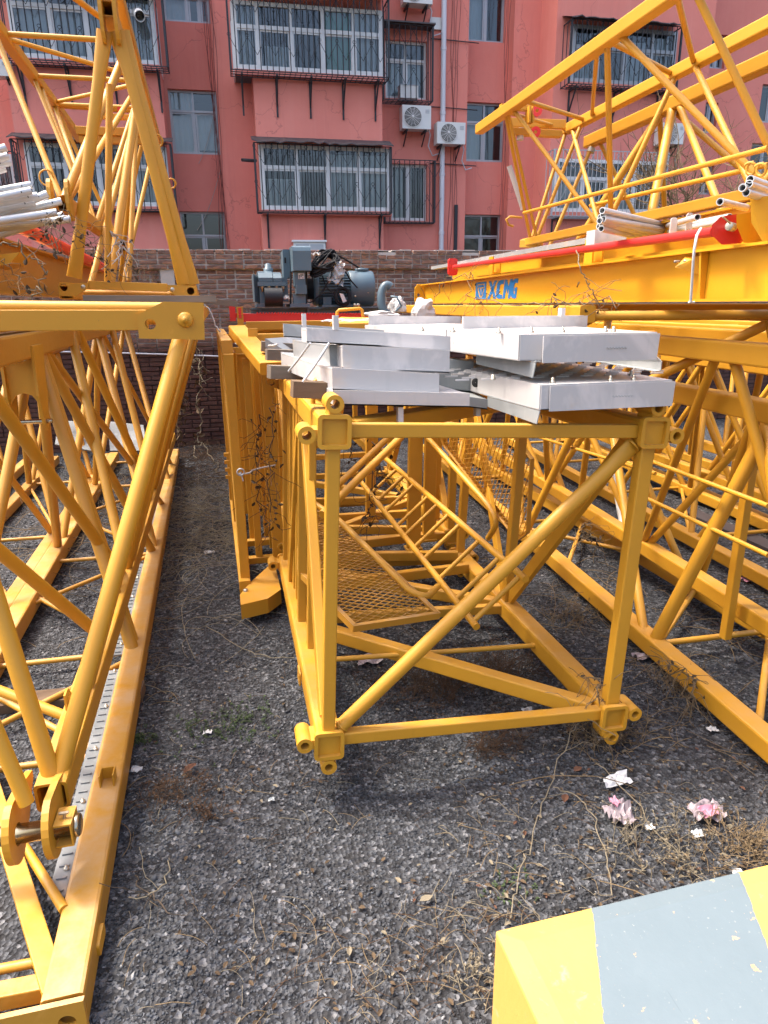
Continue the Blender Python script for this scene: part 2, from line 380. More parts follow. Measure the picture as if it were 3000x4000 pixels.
tag(pebbles('gravel', np.array(P_), np.array(S_), np.array(T_)), 'dark grey crushed stone covering the yard between the steel sections', 'gravel', kind='stuff')
# ================================================================ brick wall
WY = 10.14; WT = 2.67
t = NT('brick'); oi = t.n('ObjectInfo').outputs['Random']
z_ = t.n('SeparateXYZ'); t.l(t.pos(), z_.inputs[0])
nv = t.noise(9, 3, .5, t.scalev((.45, 1, 1.9)))
rnd = t.math('FRACT', t.math('ADD', t.math('MULTIPLY', nv, 3.1), t.math('MULTIPLY', oi, .9)))
c = t.ramp(rnd, [(0, (.105,.062,.050)), (.25, (.175,.085,.062)), (.5, (.125,.082,.068)), (.7, (.235,.112,.075)), (.88, (.29,.15,.09)), (1, (.10,.078,.068))])
c = t.mix(t.math('MULTIPLY', t.ramp(t.noise(14, 6, .75), [(.45, (0,0,0)), (.75, (1,1,1))]), .45), c, (.34,.29,.26))
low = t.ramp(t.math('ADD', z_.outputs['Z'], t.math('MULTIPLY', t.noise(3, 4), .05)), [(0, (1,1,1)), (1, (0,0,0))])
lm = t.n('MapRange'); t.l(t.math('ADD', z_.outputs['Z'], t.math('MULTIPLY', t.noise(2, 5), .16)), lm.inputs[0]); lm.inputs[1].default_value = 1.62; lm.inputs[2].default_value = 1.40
c = t.mix(t.math('MULTIPLY', lm.outputs[0], .8), c, (.055,.026,.024))      # lower wall: shade and dark stains painted in up to a ragged line
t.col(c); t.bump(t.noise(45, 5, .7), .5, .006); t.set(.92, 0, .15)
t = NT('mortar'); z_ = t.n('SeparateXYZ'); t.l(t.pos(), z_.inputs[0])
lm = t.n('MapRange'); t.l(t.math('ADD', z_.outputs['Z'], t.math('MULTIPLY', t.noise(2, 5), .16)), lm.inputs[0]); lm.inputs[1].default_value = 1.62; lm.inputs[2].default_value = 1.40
c = t.mix(lm.outputs[0], t.mix(t.noise(11, 5), (.52,.49,.45), (.33,.30,.27)), (.055,.035,.032)); t.col(c); t.bump(t.noise(50, 5), .5, .006); t.set(.95, 0, .1)  # lower joints darkened with the same painted shade and stains
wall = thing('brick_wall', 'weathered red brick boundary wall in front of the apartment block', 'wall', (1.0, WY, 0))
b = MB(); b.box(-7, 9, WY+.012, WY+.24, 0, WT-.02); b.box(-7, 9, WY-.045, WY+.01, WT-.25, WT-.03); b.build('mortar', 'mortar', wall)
BM = []
for i in range(9):
    r = random.Random(i); me_b = MB(); L_, D_, H_ = .1165, .05, .0252
    vs = [(sx*(L_-r.uniform(0,.005)), sy*D_, sz*(H_-r.uniform(0,.0035))) for sx in (-1,1) for sy in (-1,1) for sz in (-1,1)]
    me_b.add(vs, [(0,1,3,2), (4,6,7,5), (0,4,5,1), (2,3,7,6), (0,2,6,4), (1,5,7,3)])
    me = bpy.data.meshes.new('brick'); me.from_pydata(me_b.v, [], me_b.f); me.materials.append(MAT['brick']); BM.append(me)
    bm = bmesh.new(); bm.from_mesh(me); bmesh.ops.recalc_face_normals(bm, faces=bm.faces); bmesh.ops.bevel(bm, geom=bm.edges[:], offset=.003, segments=1, affect='EDGES'); bm.to_mesh(me); bm.free()
rest = MB(); cand = []
nrow = 42; rh = WT/nrow
for j in range(nrow):
    z = (j+.5)*rh; out = .058 if j >= nrow-4 else 0
    x = -6.9-(j%2)*.12
    head = j in (nrow-1, nrow-2, nrow-6, 20, 12, 28)
    while x < 8.9:
        w = .125 if (head and random.random() < .75) or random.random() < .08 else .25
        y = WY-out+random.uniform(-.009, .009)
        if not (j == nrow-1 and random.random() < .10): cand.append((x+w/2, y, z, w, j))
        x += w
def vis_area(c):
    d = Vector((c[0], c[1], c[2]))-CAM; zz = d.dot(AF); u = CXP+FPX*d.dot(AR)/zz; w = CYP-FPX*d.dot(AU)/zz
    inn = (480 < u < 900 and 975 < w < 1140) or (820 < u < 1680 and 965 < w < 1190) or (700 < u < 900 and 1140 < w < 1700) or (640 < u < 760 and 1300 < w < 1700)
    return (1 if inn else 0)*c[3] - .001*abs(u-1000)/1000
cand.sort(key=vis_area, reverse=True)
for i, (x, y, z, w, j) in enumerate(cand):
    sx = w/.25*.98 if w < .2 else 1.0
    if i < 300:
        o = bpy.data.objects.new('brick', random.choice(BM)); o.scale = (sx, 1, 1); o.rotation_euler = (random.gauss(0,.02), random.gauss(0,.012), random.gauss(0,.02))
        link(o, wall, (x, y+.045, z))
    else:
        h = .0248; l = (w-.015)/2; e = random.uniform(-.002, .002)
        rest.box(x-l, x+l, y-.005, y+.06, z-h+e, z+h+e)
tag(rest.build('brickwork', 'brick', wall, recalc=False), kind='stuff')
b = MB(); pts = [at(x, y, WY-.03) for x, y in ((0,1372), (240,1374), (440,1378), (700,1386), (890,1393), (1100,1397))]; b.path(pts, .011, 8); b.build('conduit', 'pvc', wall)
b = MB(); p = at(660, 1075, WY); b.box(p.x-.11, p.x+.07, WY-.03, WY+.02, p.z-.17, p.z+.15); b.build('stone_block', 'mortar', wall)
b = MB()                                                     # ragged cement capping
for i in range(60):
    x = -3+i*.16+random.uniform(-.03,.03); h = random.uniform(.006,.022)
    b.prism([(x, WY-.04, WT-.012), (x+.15, WY-.045, WT-.012), (x+.15, WY+.2, WT-.012), (x, WY+.2, WT-.012)], (0, 0, h))
b.build('coping', 'mortar', wall)
# ================================================================ apartment block
FY, RY, BY = 18.0, 18.45, 17.1          # main wall, stair recess, bays
bld = thing('apartment_building', 'red painted apartment block with barred bay windows behind the brick wall', 'building', (2.0, FY, 0))
TOP = 17.0
def xz(px_, py_, Y): p = at(px_, py_, Y); return p.x, p.z
def rect(x0, y0, x1, y1, Y):
    a, b_ = at(x0, (y0+y1)/2, Y), at(x1, (y0+y1)/2, Y); c_, d_ = at((x0+x1)/2, y0, Y), at((x0+x1)/2, y1, Y)
    return a.x, b_.x, d_.z, c_.z
def wall_sheet(mb, x0, x1, z0, z1, Y, holes, depth):
    X = sorted({x0, x1, *[h[0] for h in holes], *[h[1] for h in holes]}); Z = sorted({z0, z1, *[h[2] for h in holes], *[h[3] for h in holes]})
    X = [x for x in X if x0 <= x <= x1]; Z = [z for z in Z if z0 <= z <= z1]
    for i in range(len(X)-1):
        for j in range(len(Z)-1):
            cx_, cz_ = (X[i]+X[i+1])/2, (Z[j]+Z[j+1])/2
            if any(h[0] < cx_ < h[1] and h[2] < cz_ < h[3] for h in holes): continue
            mb.add([(X[i],Y,Z[j]), (X[i+1],Y,Z[j]), (X[i+1],Y,Z[j+1]), (X[i],Y,Z[j+1])], [(0,1,2,3)])
    for a, b_, c_, d_ in holes:
        y2 = Y+depth
        mb.add([(a,Y,c_), (b_,Y,c_), (b_,Y,d_), (a,Y,d_), (a,y2,c_), (b_,y2,c_), (b_,y2,d_), (a,y2,d_)], [(0,4,5,1), (1,5,6,2), (2,6,7,3), (3,7,4,0)])
def curtain_sheet(x0, x1, z0, z1, Y, mat, parent):
    n = max(8, int((x1-x0)/.035)); vs = []
    for i in range(n+1):
        x = x0+(x1-x0)*i/n; y = Y+.025*math.sin(i*1.9)+.01*math.sin(i*.7)
        vs += [(x, y, z0), (x, y, z1)]
    mb = MB(); mb.add(vs, [(2*i, 2*i+2, 2*i+3, 2*i+1) for i in range(n)], True); return mb.build('curtain', mat, parent, recalc=False)
def window(r, Y, cols, trans=None, fm='white_frame', fw=.055, curt=(), name='window', room=True):
    x0, x1, z0, z1 = r; mb = MB(); D = .05
    zs = [z0, z1] if trans is None else [z0, z0+(z1-z0)*trans, z1]
    xs_ = [x0+(x1-x0)*c for c in cols]
    mb.box(x0, x1, Y, Y+D, z0, z0+fw); mb.box(x0, x1, Y, Y+D, z1-fw, z1)
    mb.box(x0, x0+fw, Y, Y+D, z0+fw, z1-fw); mb.box(x1-fw, x1, Y, Y+D, z0+fw, z1-fw)
    for x in xs_[1:-1]: mb.box(x-fw*.45, x+fw*.45, Y-.003, Y+D+.003, z0+fw, z1-fw)
    if trans: mb.box(x0+fw, x1-fw, Y-.006, Y+D+.006, zs[1]-fw*.5, zs[1]+fw*.5)
    w = mb.build(name, fm, bld)
    for i in range(len(xs_)-1):
        for j in range(len(zs)-1):
            a, b_ = xs_[i], xs_[i+1]; c_, d_ = zs[j], zs[j+1]
            if j == 0 and len(xs_) > 2:          # sliding sash frame of its own
                sb = MB(); y0 = Y+.012+.018*(i%2); q = .035
                sb.box(a+.03, b_-.02, y0, y0+.02, c_+fw*.7, c_+fw*.7+q); sb.box(a+.03, b_-.02, y0, y0+.02, d_-fw*.5-q, d_-fw*.5)
                sb.box(a+.03, a+.03+q, y0, y0+.02, c_+fw*.7+q, d_-fw*.5-q); sb.box(b_-.02-q, b_-.02, y0, y0+.02, c_+fw*.7+q, d_-fw*.5-q)
                sb.build('sash', fm, w)
            pb = MB(); yy = Y+.03+.012*(i%2); pb.add([(a+.02, yy, c_+.02), (b_-.02, yy, c_+.02), (b_-.02, yy, d_-.02), (a+.02, yy, d_-.02)], [(0,1,2,3)]); pb.build('pane', 'glass', w, recalc=False)
    for cx0, cx1, cz0, cz1, mt in curt:
        curtain_sheet(x0+(x1-x0)*cx0, x0+(x1-x0)*cx1, z0+(z1-z0)*cz0, z0+(z1-z0)*cz1, Y+.16, mt, w)
    if room:
        rb = MB(); y1, y2 = Y+.06, Y+1.0
        rb.add([(x0,y1,z0), (x1,y1,z0), (x1,y1,z1), (x0,y1,z1), (x0,y2,z0), (x1,y2,z0), (x1,y2,z1), (x0,y2,z1)], [(0,1,5,4), (1,2,6,5), (2,3,7,6), (3,0,4,7), (4,5,6,7)])
        rb.build('room_lining', 'room', w, recalc=False)
    return w
# --- wall sheets with openings
L1 = rect(635, -20, 818, 86, RY); L2 = rect(665, 350, 852, 602, RY); L3 = rect(709, 826, 882, 1010, RY)
M4 = rect(1505, 157, 1668, 386, FY); M5 = rect(1528, 640, 1668, 862, FY)
Q1 = rect(1824, -30, 1974, 163, RY); Q2 = rect(1816, 400, 1970, 632, RY); Q3 = rect(1810, 838, 1955, 1010, RY)
S1 = rect(2778, 134, 2836, 268, FY); S2 = rect(2752, 400, 2800, 520, FY); S3 = rect(2735, 640, 2785, 760, FY); S4 = rect(2970, 330, 3060, 480, FY); S5 = rect(2930, 560, 3040, 690, FY)
xb = lambda px_, Y: at(px_, 550, Y).x
recL = (xb(560, RY), xb(858, FY)); recR = (xb(1812-12, RY), xb(1992, FY))
b = MB()
wall_sheet(b, -16, recL[0], 0, TOP, FY, [], .2)
wall_sheet(b, recL[0], recL[1], 0, TOP, RY, [L1, L2, L3], .16)
wall_sheet(b, recL[1], recR[0], 0, TOP, FY, [M4, M5], .16)
wall_sheet(b, recR[0], recR[1], 0, TOP, RY, [Q1, Q2, Q3], .16)
wall_sheet(b, recR[1], 22, 0, TOP, FY, [S1, S2, S3, S4, S5], .16)
for x in (*recL, *recR): b.add([(x, FY, 0), (x, RY, 0), (x, RY, TOP), (x, FY, TOP)], [(0,1,2,3)])
b.add([(-16,FY,TOP), (22,FY,TOP), (22,FY+9,TOP), (-16,FY+9,TOP)], [(0,1,2,3)]); b.add([(-16,FY+9,0), (22,FY+9,0), (22,FY+9,TOP), (-16,FY+9,TOP)], [(0,1,2,3)])
b.add([(-16,FY,0), (-16,FY+9,0), (-16,FY+9,TOP), (-16,FY,TOP)], [(0,1,2,3)]); b.add([(22,FY,0), (22,FY+9,0), (22,FY+9,TOP), (22,FY,TOP)], [(0,1,2,3)])
b.build('wall', 'facade_red', bld, recalc=False)
WYw = BY-.12
MU, ML_, LU, LL, RU, RL = (rect(*q, WYw) for q in ((914,20,1493,283), (1022,572,1524,822), (40,-60,600,237), (112,565,652,803), (2235,108,2640,330), (2170,625,2570,830)))
bays = {'L': (xb(62, BY), at(640, 450, BY).x, (LU, LL)), 'M': (at(1003, 560, BY).x, at(1494, 560, BY).x, (MU, ML_)), 'R': (at(2150, 560, BY).x, at(2745, 500, BY).x, (RU, RL))}
for k, (x0, x1, hs) in bays.items():
    b = MB(); wall_sheet(b, x0, x1, 0, TOP, BY, [(max(h[0]+.02, x0), min(h[1]-.02, x1), h[2]+.02, h[3]-.02) for h in hs], .1)
    for x in (x0, x1): b.add([(x, BY, 0), (x, FY, 0), (x, FY, TOP), (x, BY, TOP)], [(0,1,2,3)])
    b.build('bay', 'facade_red', bld, recalc=False)
# --- stair and side windows
two = (0, .5, 1)
window(L1, RY+.10, (0, .52, .78, 1), None, 'alu_frame', .05, [(0,.5,0,1,'curtain')])
window(L2, RY+.10, two, .68, 'alu_frame', .045, [(0,.5,0,1,'curtain'), (.55,1,.1,.7,'curtain')])
window(L3, RY+.10, two, .50, 'alu_frame', .045)
window(M4, FY+.10, two, .68, 'white_frame', .05, [(.05,.5,0,.65,'curtain'), (.6,.9,.3,.65,'curtain')]); window(M5, FY+.10, two, None, 'white_frame', .06, [(0,.4,0,1,'curtain')])
window(Q1, RY+.10, two, None, 'alu_frame', .045, [(0,.5,0,1,'curtain')]); window(Q2, RY+.10, two, .68, 'alu_frame', .045, [(0,.45,0,.7,'curtain')]); window(Q3, RY+.10, two, .52, 'alu_frame', .045)
for r_ in (S1, S2, S3, S4, S5): window(r_, FY+.10, two, None, 'alu_frame', .045)
# --- projecting bay windows: glazed box, tin hood, barred cage, brackets
def cage(x0, x1, z0, z1, Y, Yb, sp, mat='iron', scroll=(.30, .82), r=.011, bottom=True):
    mb = MB(); n = int((x1-x0)/sp)
    for i in range(n+1):
        x = x0+(x1-x0)*i/n; mb.tube((x, Y, z0), (x, Y, z1), r, 5, caps=False)
    for f in (0, *scroll, 1): z = z0+(z1-z0)*f; mb.box(x0-.01, x1+.01, Y-.008, Y+.008, z-.009, z+.009) if f in (0, 1) else None
    for xx in (x0, x1):                           # returns to the wall
        k = max(2, int((Yb-Y)/.16))
        for i in range(k+1): yy = Y+(Yb-Y)*i/k; mb.tube((xx, yy, z0), (xx, yy, z1), r, 5, caps=False)
        for f in (0, 1): z = z0+(z1-z0)*f; mb.box(xx-.01, xx+.01, Y, Yb, z-.01, z+.01)
        mb.box(xx-.02, xx+.02, Y-.02, Y+.02, z0, z1)
    if bottom:
        k = int((x1-x0)/.11)
        for i in range(k+1): x = x0+(x1-x0)*i/k; mb.box(x-.006, x+.006, Y, Yb, z0-.012, z0)
        for j in range(3): yy = Y+(Yb-Y)*(j+.5)/3; mb.box(x0, x1, yy-.012, yy+.012, z0-.026, z0-.013)
    for f in scroll:                              # zigzag with scrolls
        z = z0+(z1-z0)*f; st = sp*3; i = 0; x = x0; h = st*.42
        while x < x1-st*.5:
            for s_ in (0, 1):
                xa, xb_ = x+s_*st/2, x+(s_+1)*st/2; za, zb = (z+h, z-h) if s_ == 0 else (z-h, z+h)
                mb.path([(xa, Y-.012, za), (xb_, Y-.012, zb)], .0065, 4)
            for sg in (-1, 1):
                mb.path([(x+sg*(.005+.03*math.sin(q)), Y-.012, z+h+.03-.03*math.cos(q)) for q in (0, .8, 1.6, 2.4, 3.2, 4.0)], .006, 4)
            x += st
    return mb.build('window_cage', mat, bld)
def bay_window(r, Y, rg, Yg, cols, trans, curt, hood=True, brk=4, mat='iron', fm='white_frame', sp=.125, sides=True):
    window(r, Y, cols, trans, fm, .075, curt, 'bay_window')
    x0, x1, z0, z1 = r; g0, g1, h0, h1 = rg
    mb = MB(); mb.box(x0-.03, x1+.03, Y-.02, BY+.01, z0-.10, z0-.003); mb.build('sill_slab', 'facade_red', bld)
    if sides:
        for xx in (x0-.012, x1+.012):
            mb = MB()
            for a, b_ in ((Y+.055, Y+.115), (FY-.08, FY-.02)): mb.box(xx-.02, xx+.02, a, b_, z0, z1)
            for zz in (z0, z1-.06): mb.box(xx-.02, xx+.02, Y+.116, FY-.081, zz, zz+.06)
            w = mb.build('side_window', fm, bld)
            pb = MB(); pb.add([(xx, Y+.1, z0), (xx, FY, z0), (xx, FY, z1), (xx, Y+.1, z1)], [(0,1,2,3)]); pb.build('pane', 'glass', w, recalc=False)
    cage(g0, g1, h0, h1, Yg, BY, sp, mat)
    if hood:
        mb = MB(); n = 26; ys_ = []
        for i in range(n+1):
            x = g0-.05+(g1-g0+.1)*i/n; dz = random.uniform(-.025,.02); dy = random.uniform(-.03,.03)
            ys_ += [(x, Yg-.10+dy, h1+.03+dz), (x, BY+.02, h1+.20), (x, Yg-.10+dy, h1+.012+dz), (x, BY+.02, h1+.17)]
        mb.add(ys_, [(4*i, 4*i+4, 4*i+5, 4*i+1) for i in range(n)]+[(4*i+2, 4*i+3, 4*i+7, 4*i+6) for i in range(n)]+[(4*i, 4*i+2, 4*i+6, 4*i+4) for i in range(n)])
        mb.build('tin_hood', 'tin', bld, recalc=False)
    for i in range(brk):
        x = g0+.22+(g1-g0-.44)*i/max(1, brk-1); mb = MB()
        mb.box(x-.018, x+.018, Yg, BY, h0-.065, h0-.028); mb.beam((x, Yg+.06, h0-.06), (x, BY-.01, h0-.55), .03, .03); mb.box(x-.018, x+.018, BY-.03, BY-.002, h0-.75, h0-.066)
        mb.build('bracket', 'iron', bld)
bay_window(rect(914, 20, 1493, 283, WYw), WYw, rect(893, -30, 1518, 287, WYw-.35), WYw-.35, (0,.155,.375,.59,.80,1), .63,
    [(0,.17,0,.95,'curtain'), (.20,.36,0,.4,'curtain'), (.60,.79,0,.98,'curtain_green'), (.82,1,.0,.98,'curtain')], True, 5)
bay_window(rect(1022, 572, 1524, 822, WYw), WYw, rect(1000, 566, 1528, 828, WYw-.22), WYw-.22, (0,.27,.51,.75,1), .66,
    [(.04,.26,0,.5,'curtain'), (.52,.74,.0,.9,'curtain'), (.77,1,0,.9,'curtain')], True, 3)
bay_window(rect(40, -60, 600, 237, WYw), WYw, rect(-10, -60, 640, 243, WYw-.3), WYw-.3, (0,.27,.52,.80,1), .70,
    [(0,.25,0,1,'curtain'), (.28,.5,0,.7,'curtain'), (.54,.78,.1,1,'curtain'), (.82,1,0,.9,'curtain')], True, 4)
bay_window(rect(112, 565, 652, 803, WYw), WYw, rect(62, 553, 676, 815, WYw-.25), WYw-.25, (0,.27,.5,.76,1), .66,
    [(0,.2,0,.7,'curtain'), (.5,.7,0,.7,'curtain'), (.78,1,0,.9,'curtain')], True, 3)
bay_window(rect(2235, 108, 2640, 330, WYw), WYw, rect(2228, 88, 2655, 338, WYw-.3), WYw-.3, (0,.26,.5,.76,1), .62,
    [(0,.24,0,.7,'curtain'), (.5,.74,0,.8,'curtain'), (.78,1,0,.9,'curtain')], True, 3, 'iron', 'alu_frame')
bay_window(rect(2170, 625, 2570, 830, WYw), WYw, rect(2160, 590, 2600, 846, WYw-.3), WYw-.3, (0,.26,.5,.76,1), .64,
    [(0,.3,0,.6,'curtain'), (.5,.74,0,.8,'curtain')], False, 3, 'alu_frame', 'white_frame', .11)
g = rect(1497, 96, 1690, 392, FY-.35); cage(*g, FY-.35, FY, .12)
mb = MB(); mb.box(g[0]-.05, g[1]+.05, FY-.42, FY, g[3]+.02, g[3]+.05); mb.build('tin_hood', 'tin', bld)
g = rect(1502, 625, 1698, 868, FY-.2); cage(*g, FY-.2, FY, .12)
g = rect(-80, 590, 62, 770, FY-.3); cage(*g, FY-.3, FY, .10)
window(rect(-80, 600, 55, 765, FY-.06), FY-.06, two, None, 'white_frame', .05, [(0,.5,0,1,'curtain')], room=False)
# --- rain pipe, cables, stove flue, small cabinet
mb = MB(); p0, p1 = at(1732, 20, FY-.12), at(1727, 975, FY-.12); xq = (p0.x+p1.x)/2
mb.tube((xq, FY-.11, 0), (xq, FY-.11, TOP), .062, 16)
for z in np.arange(.9, TOP, 1.35): mb.tube((xq, FY-.11, z), (xq, FY-.11, z+.07), .072, 16)
mb.build('rain_pipe', 'pvc', bld)
def cable(pts, r, mat='iron'): q = MB(); q.path(pts, r, 5); q.build('cable', mat, bld)
for px0, n, st in ((838, 6, 5), (1760, 4, 7), (1962, 3, 5)):
    for k in range(n):
        x0 = xb(px0+k*st, FY); cable([(x0+.03*math.sin(z*1.3+k)+.02*math.sin(z*3.1+2*k), FY-.02-.008*k, z) for z in np.arange(2, 9.5, .35)], .006, 'cable_red')
for z in (at(1720,155,FY).z, at(1720,420,FY).z, at(1720,640,FY).z): cable([(xq-.3, FY-.03, z), (xq+.2, FY-.04, z-.01), (xq+.9, FY-.03, z-.03)], .012)
for (a, b_) in (((770,900), (862,660)), ((776,640), (845,400))):
    p, q = at(*a, RY-.05), at(*b_, RY-.1); cable([p.lerp(q, i/8)+Vector((0,0,-.15*math.sin(math.pi*i/8))) for i in range(9)], .007, 'rope')
mb = MB(); p = at(540, 35, WYw-.5); mb.pipe(p+V(-.06,.5,.12), p+V(.02,0,-.12), .10, .09, 18); mb.build('flue', 'ac_white', bld)
mb = MB(); p = at(2358, 135, WYw-.4); mb.pipe(p+V(0,.4,0), p+V(0,-.05,0), .10, .09, 18); mb.build('flue', 'tin', bld)
mb = MB(); p = at(945, 635, BY-.05); q = at(1000, 628, BY-.05); mb.pipe(q, p+V(0,-.3,0), .035, .028, 12); mb.build('drain_stub', 'tin', bld)
r_ = rect(1148, 945, 1272, 1010, BY-.15); mb = MB(); mb.box(r_[0], r_[1], BY-.15, BY, r_[2], r_[3]); cab = mb.build('cabinet', 'ac_white', bld)
mb = MB(); mb.box(r_[0]-.03, r_[1]+.03, BY-.19, BY, r_[3]+.002, r_[3]+.04); mb.build('lid', 'white_frame', cab)
mb = MB(); mb.box(r_[0]+.05, (r_[0]+r_[1])/2-.02, BY-.158, BY-.152, r_[2], r_[3]-.05); mb.box((r_[0]+r_[1])/2+.02, r_[1]-.05, BY-.158, BY-.152, r_[2], r_[3]-.05); mb.build('door', 'alu_frame', cab)
r_ = rect(1683, 68, 1728, 115, FY-.05); mb = MB(); mb.box(r_[0], r_[1], FY-.06, FY-.002, r_[2], r_[3]); mb.build('notice_board', 'ac_white', bld)
mb = MB(); p, q = at(1782, 800, FY-.03), at(1778, 985, FY-.03); mb.box(p.x-.04, p.x+.04, FY-.05, FY-.003, q.z, p.z); mb.build('timber_strip', 'iron', bld)
# --- air conditioners hang on the wall: things of their own
def aircon(r, Y, label, fan=(.36,.5), deep=.30, logo=True, axis=0):
    x0, x1, z0, z1 = r; t_ = thing('air_conditioner', label, 'air conditioner', ((x0+x1)/2, Y+deep, z0), 'air conditioner units on the facade')
    mb = MB(); mb.obox(((x0+x1)/2, Y+deep/2, (z0+z1)/2), ((x1-x0)/2, 0, 0), (0, deep/2, 0), (0, 0, (z1-z0)/2)); mb.build('case', 'ac_white', t_)
    cx_, cz_ = x0+(x1-x0)*fan[0], z0+(z1-z0)*fan[1]; R = (z1-z0)*.42
    mb = MB(); mb.lathe((cx_, Y-.004, cz_), (0,-1,0), [(0, 0.001), (0, R)], 28); mb.build('fan_well', 'black_hole', t_)
    mb = MB()
    for q in np.linspace(.15, 1, 7): mb.path([(cx_+R*q*math.cos(a), Y-.02, cz_+R*q*math.sin(a)) for a in np.linspace(0, 2*math.pi, 25)[:-1]], .006, 4, True)
    for a in np.linspace(0, 2*math.pi, 13)[:-1]: mb.path([(cx_+R*.12*math.cos(a), Y-.018, cz_+R*.12*math.sin(a)), (cx_+R*math.cos(a+.35), Y-.018, cz_+R*math.sin(a+.35))], .006, 4)
    mb.lathe((cx_, Y-.026, cz_), (0,-1,0), [(0, R*.16), (.012, R*.14), (.014, .001)], 16); mb.build('fan_guard', 'ac_white', t_)
    mb = MB()
    for k in range(3): mb.box(x0+(x1-x0)*.80, x0+(x1-x0)*.94, Y-.006, Y-.002, z0+(z1-z0)*(.80-.06*k), z0+(z1-z0)*(.83-.06*k))
    mb.build('nameplate', 'alu_frame', t_)
    for x in (x0+.12, x1-.12):
        mb = MB(); mb.box(x-.02, x+.02, Y+.02, Y+deep+.12, z0-.045, z0-.004); mb.beam((x, Y+.05, z0-.04), (x, Y+deep+.1, z0-.30), .025, .025); mb.build('bracket', 'iron', t_)
    mb = MB(); mb.path([(x1-.02, Y+deep*.8, z0+.1), (x1+.06, Y+deep*.9, z0-.05), (x1+.02, Y+deep, z0-.3), (x1+.14, Y+deep+.05, z0-.5), (x1+.3, Y+deep+.05, z0-.45)], .014, 6); mb.build('hose', 'pvc', t_)
aircon(rect(1572, 411, 1684, 503, FY-.42), FY-.42, 'grimy air conditioner under the small barred window left of the rain pipe')
aircon(rect(1708, 477, 1818, 562, FY-.42), FY-.42, 'clean white air conditioner mounted across the rain pipe', (.40,.5))
aircon(rect(1576, -70, 1690, 12, FY-.42), FY-.42, 'air conditioner cut off by the top edge left of the rain pipe')
aircon(rect(2583, 480, 2672, 562, BY-.36), BY-.36, 'air conditioner at the right beside the far bay window', (.40,.5))
p = rect(18, 235, 48, 300, BY-.1); aircon((p[0]-.7, p[1], p[2], p[3]), BY-.15, 'air conditioner at the far left edge below the upper bay window')
r_ = rect(1562, 336, 1632, 385, FY-.25); t_ = thing('cardboard_box', 'small white box standing in the window cage above the grimy air conditioner', 'box', ((r_[0]+r_[1])/2, FY-.15, r_[2]))
mb = MB(); mb.box(r_[0], r_[1], FY-.30, FY-.04, r_[2], r_[3]); mb.build('carton', 'ac_white', t_); mb = MB(); mb.box(r_[0]-.01, r_[1]+.01, FY-.31, FY-.03, r_[3]+.001, r_[3]+.02); mb.build('lid', 'alu_frame', t_)
# ================================================================ mast sections in the middle
def rrect(w, h, r, n=4):
    pts = []
    for cx_, cy_, a0 in ((w/2-r, h/2-r, 0), (-w/2+r, h/2-r, 90), (-w/2+r, -h/2+r, 180), (w/2-r, -h/2+r, 270)):
        for i in range(n+1): a = math.radians(a0+90*i/n); pts.append((cx_+r*math.cos(a), cy_+r*math.sin(a)))
    return pts
def frame_of(pos, yaw, pit, rol):
    return Matrix.Translation(pos) @ Matrix.Rotation(yaw, 4, 'Z') @ Matrix.Rotation(pit, 4, 'X') @ Matrix.Rotation(rol, 4, 'Y')
def mast(name, label, T, L, W=.629, cs=.104, ends=(0, 1), mat='yellow', custom=None, lugs=True, group='lattice mast sections'):
    base = T @ V(0, L/2, -W); t_ = thing(name, label, 'mast section', (base.x, base.y, 0), group)
    P = lambda x, y, z: T @ V(x, y, z)
    D = lambda x, y, z: (T.to_3x3() @ V(x, y, z))
    for sx in (-1, 1):
        for sz in (-1, 1):
            x, z = sx*W, sz*W
            ch = MB(); ch.beam(P(x, .012, z), P(x, L-.012, z), cs, cs, D(0,0,1), .30); c_ = ch.build('chord', mat, t_)
            for e in ends:
                y = 0 if e == 0 else L; sg = 1 if e == 0 else -1
                b = MB(); o = rrect(.120, .122, .018); ih = rrect(.090, .092, .006)
                b.plate(P(x, y+sg*.004, z), D(1,0,0), D(0,0,1), o, [ih], .022); b.obox(P(x, y+sg*.022, z), D(.05,0,0), D(0,.004,0), D(0,0,.05)); b.build('end_plate', mat, c_)
                if lugs:
                    for ax, az, ox, oz in ((sx, 0, 0, -sz*.012), (0, sz, sx*-.0+.012*sx*-1*sz*0, 0)):
                        cx_, cz_ = x+ax*.097+ox, z+az*.097+oz
                        b = MB(); b.pipe(P(cx_, y-sg*.006, cz_), P(cx_, y+sg*.115, cz_), .032, .017, 26)
                        b.obox(P(x+ax*.062+ox, y+sg*.05, z+az*.062+oz), D(.013 if ax else .020, 0, 0), D(0, .052, 0), D(0, 0, .013 if az else .020)); b.build('lug', mat, c_)
    def bar(a, b_, w, h, nm='brace', up=(0,0,1)): q = MB(); q.beam(P(*a), P(*b_), w, h, D(*up), .22); return q.build(nm, mat, t_)
    def rod(a, b_, r, fa=None, fb=None, nm='brace'):
        q = MB(); A, B_ = P(*a), P(*b_); d = (B_-A).normalized(); u = d.orthogonal().normalized(); w = d.cross(u)
        for e_, sg in ((A, 1), (B_, -1)): q.path([e_+d*sg*.012+(u*math.cos(g)+w*math.sin(g))*r*1.02 for g in np.linspace(0, 2*math.pi, 15)[:-1]], .0045, 5, True)
        q.tube(P(*a), P(*b_), r, 16, fa and D(*fa), fb and D(*fb), .14); return q.build(nm, mat, t_)
    if custom: custom(bar, rod, P, D, t_, W, L, cs)
    return t_
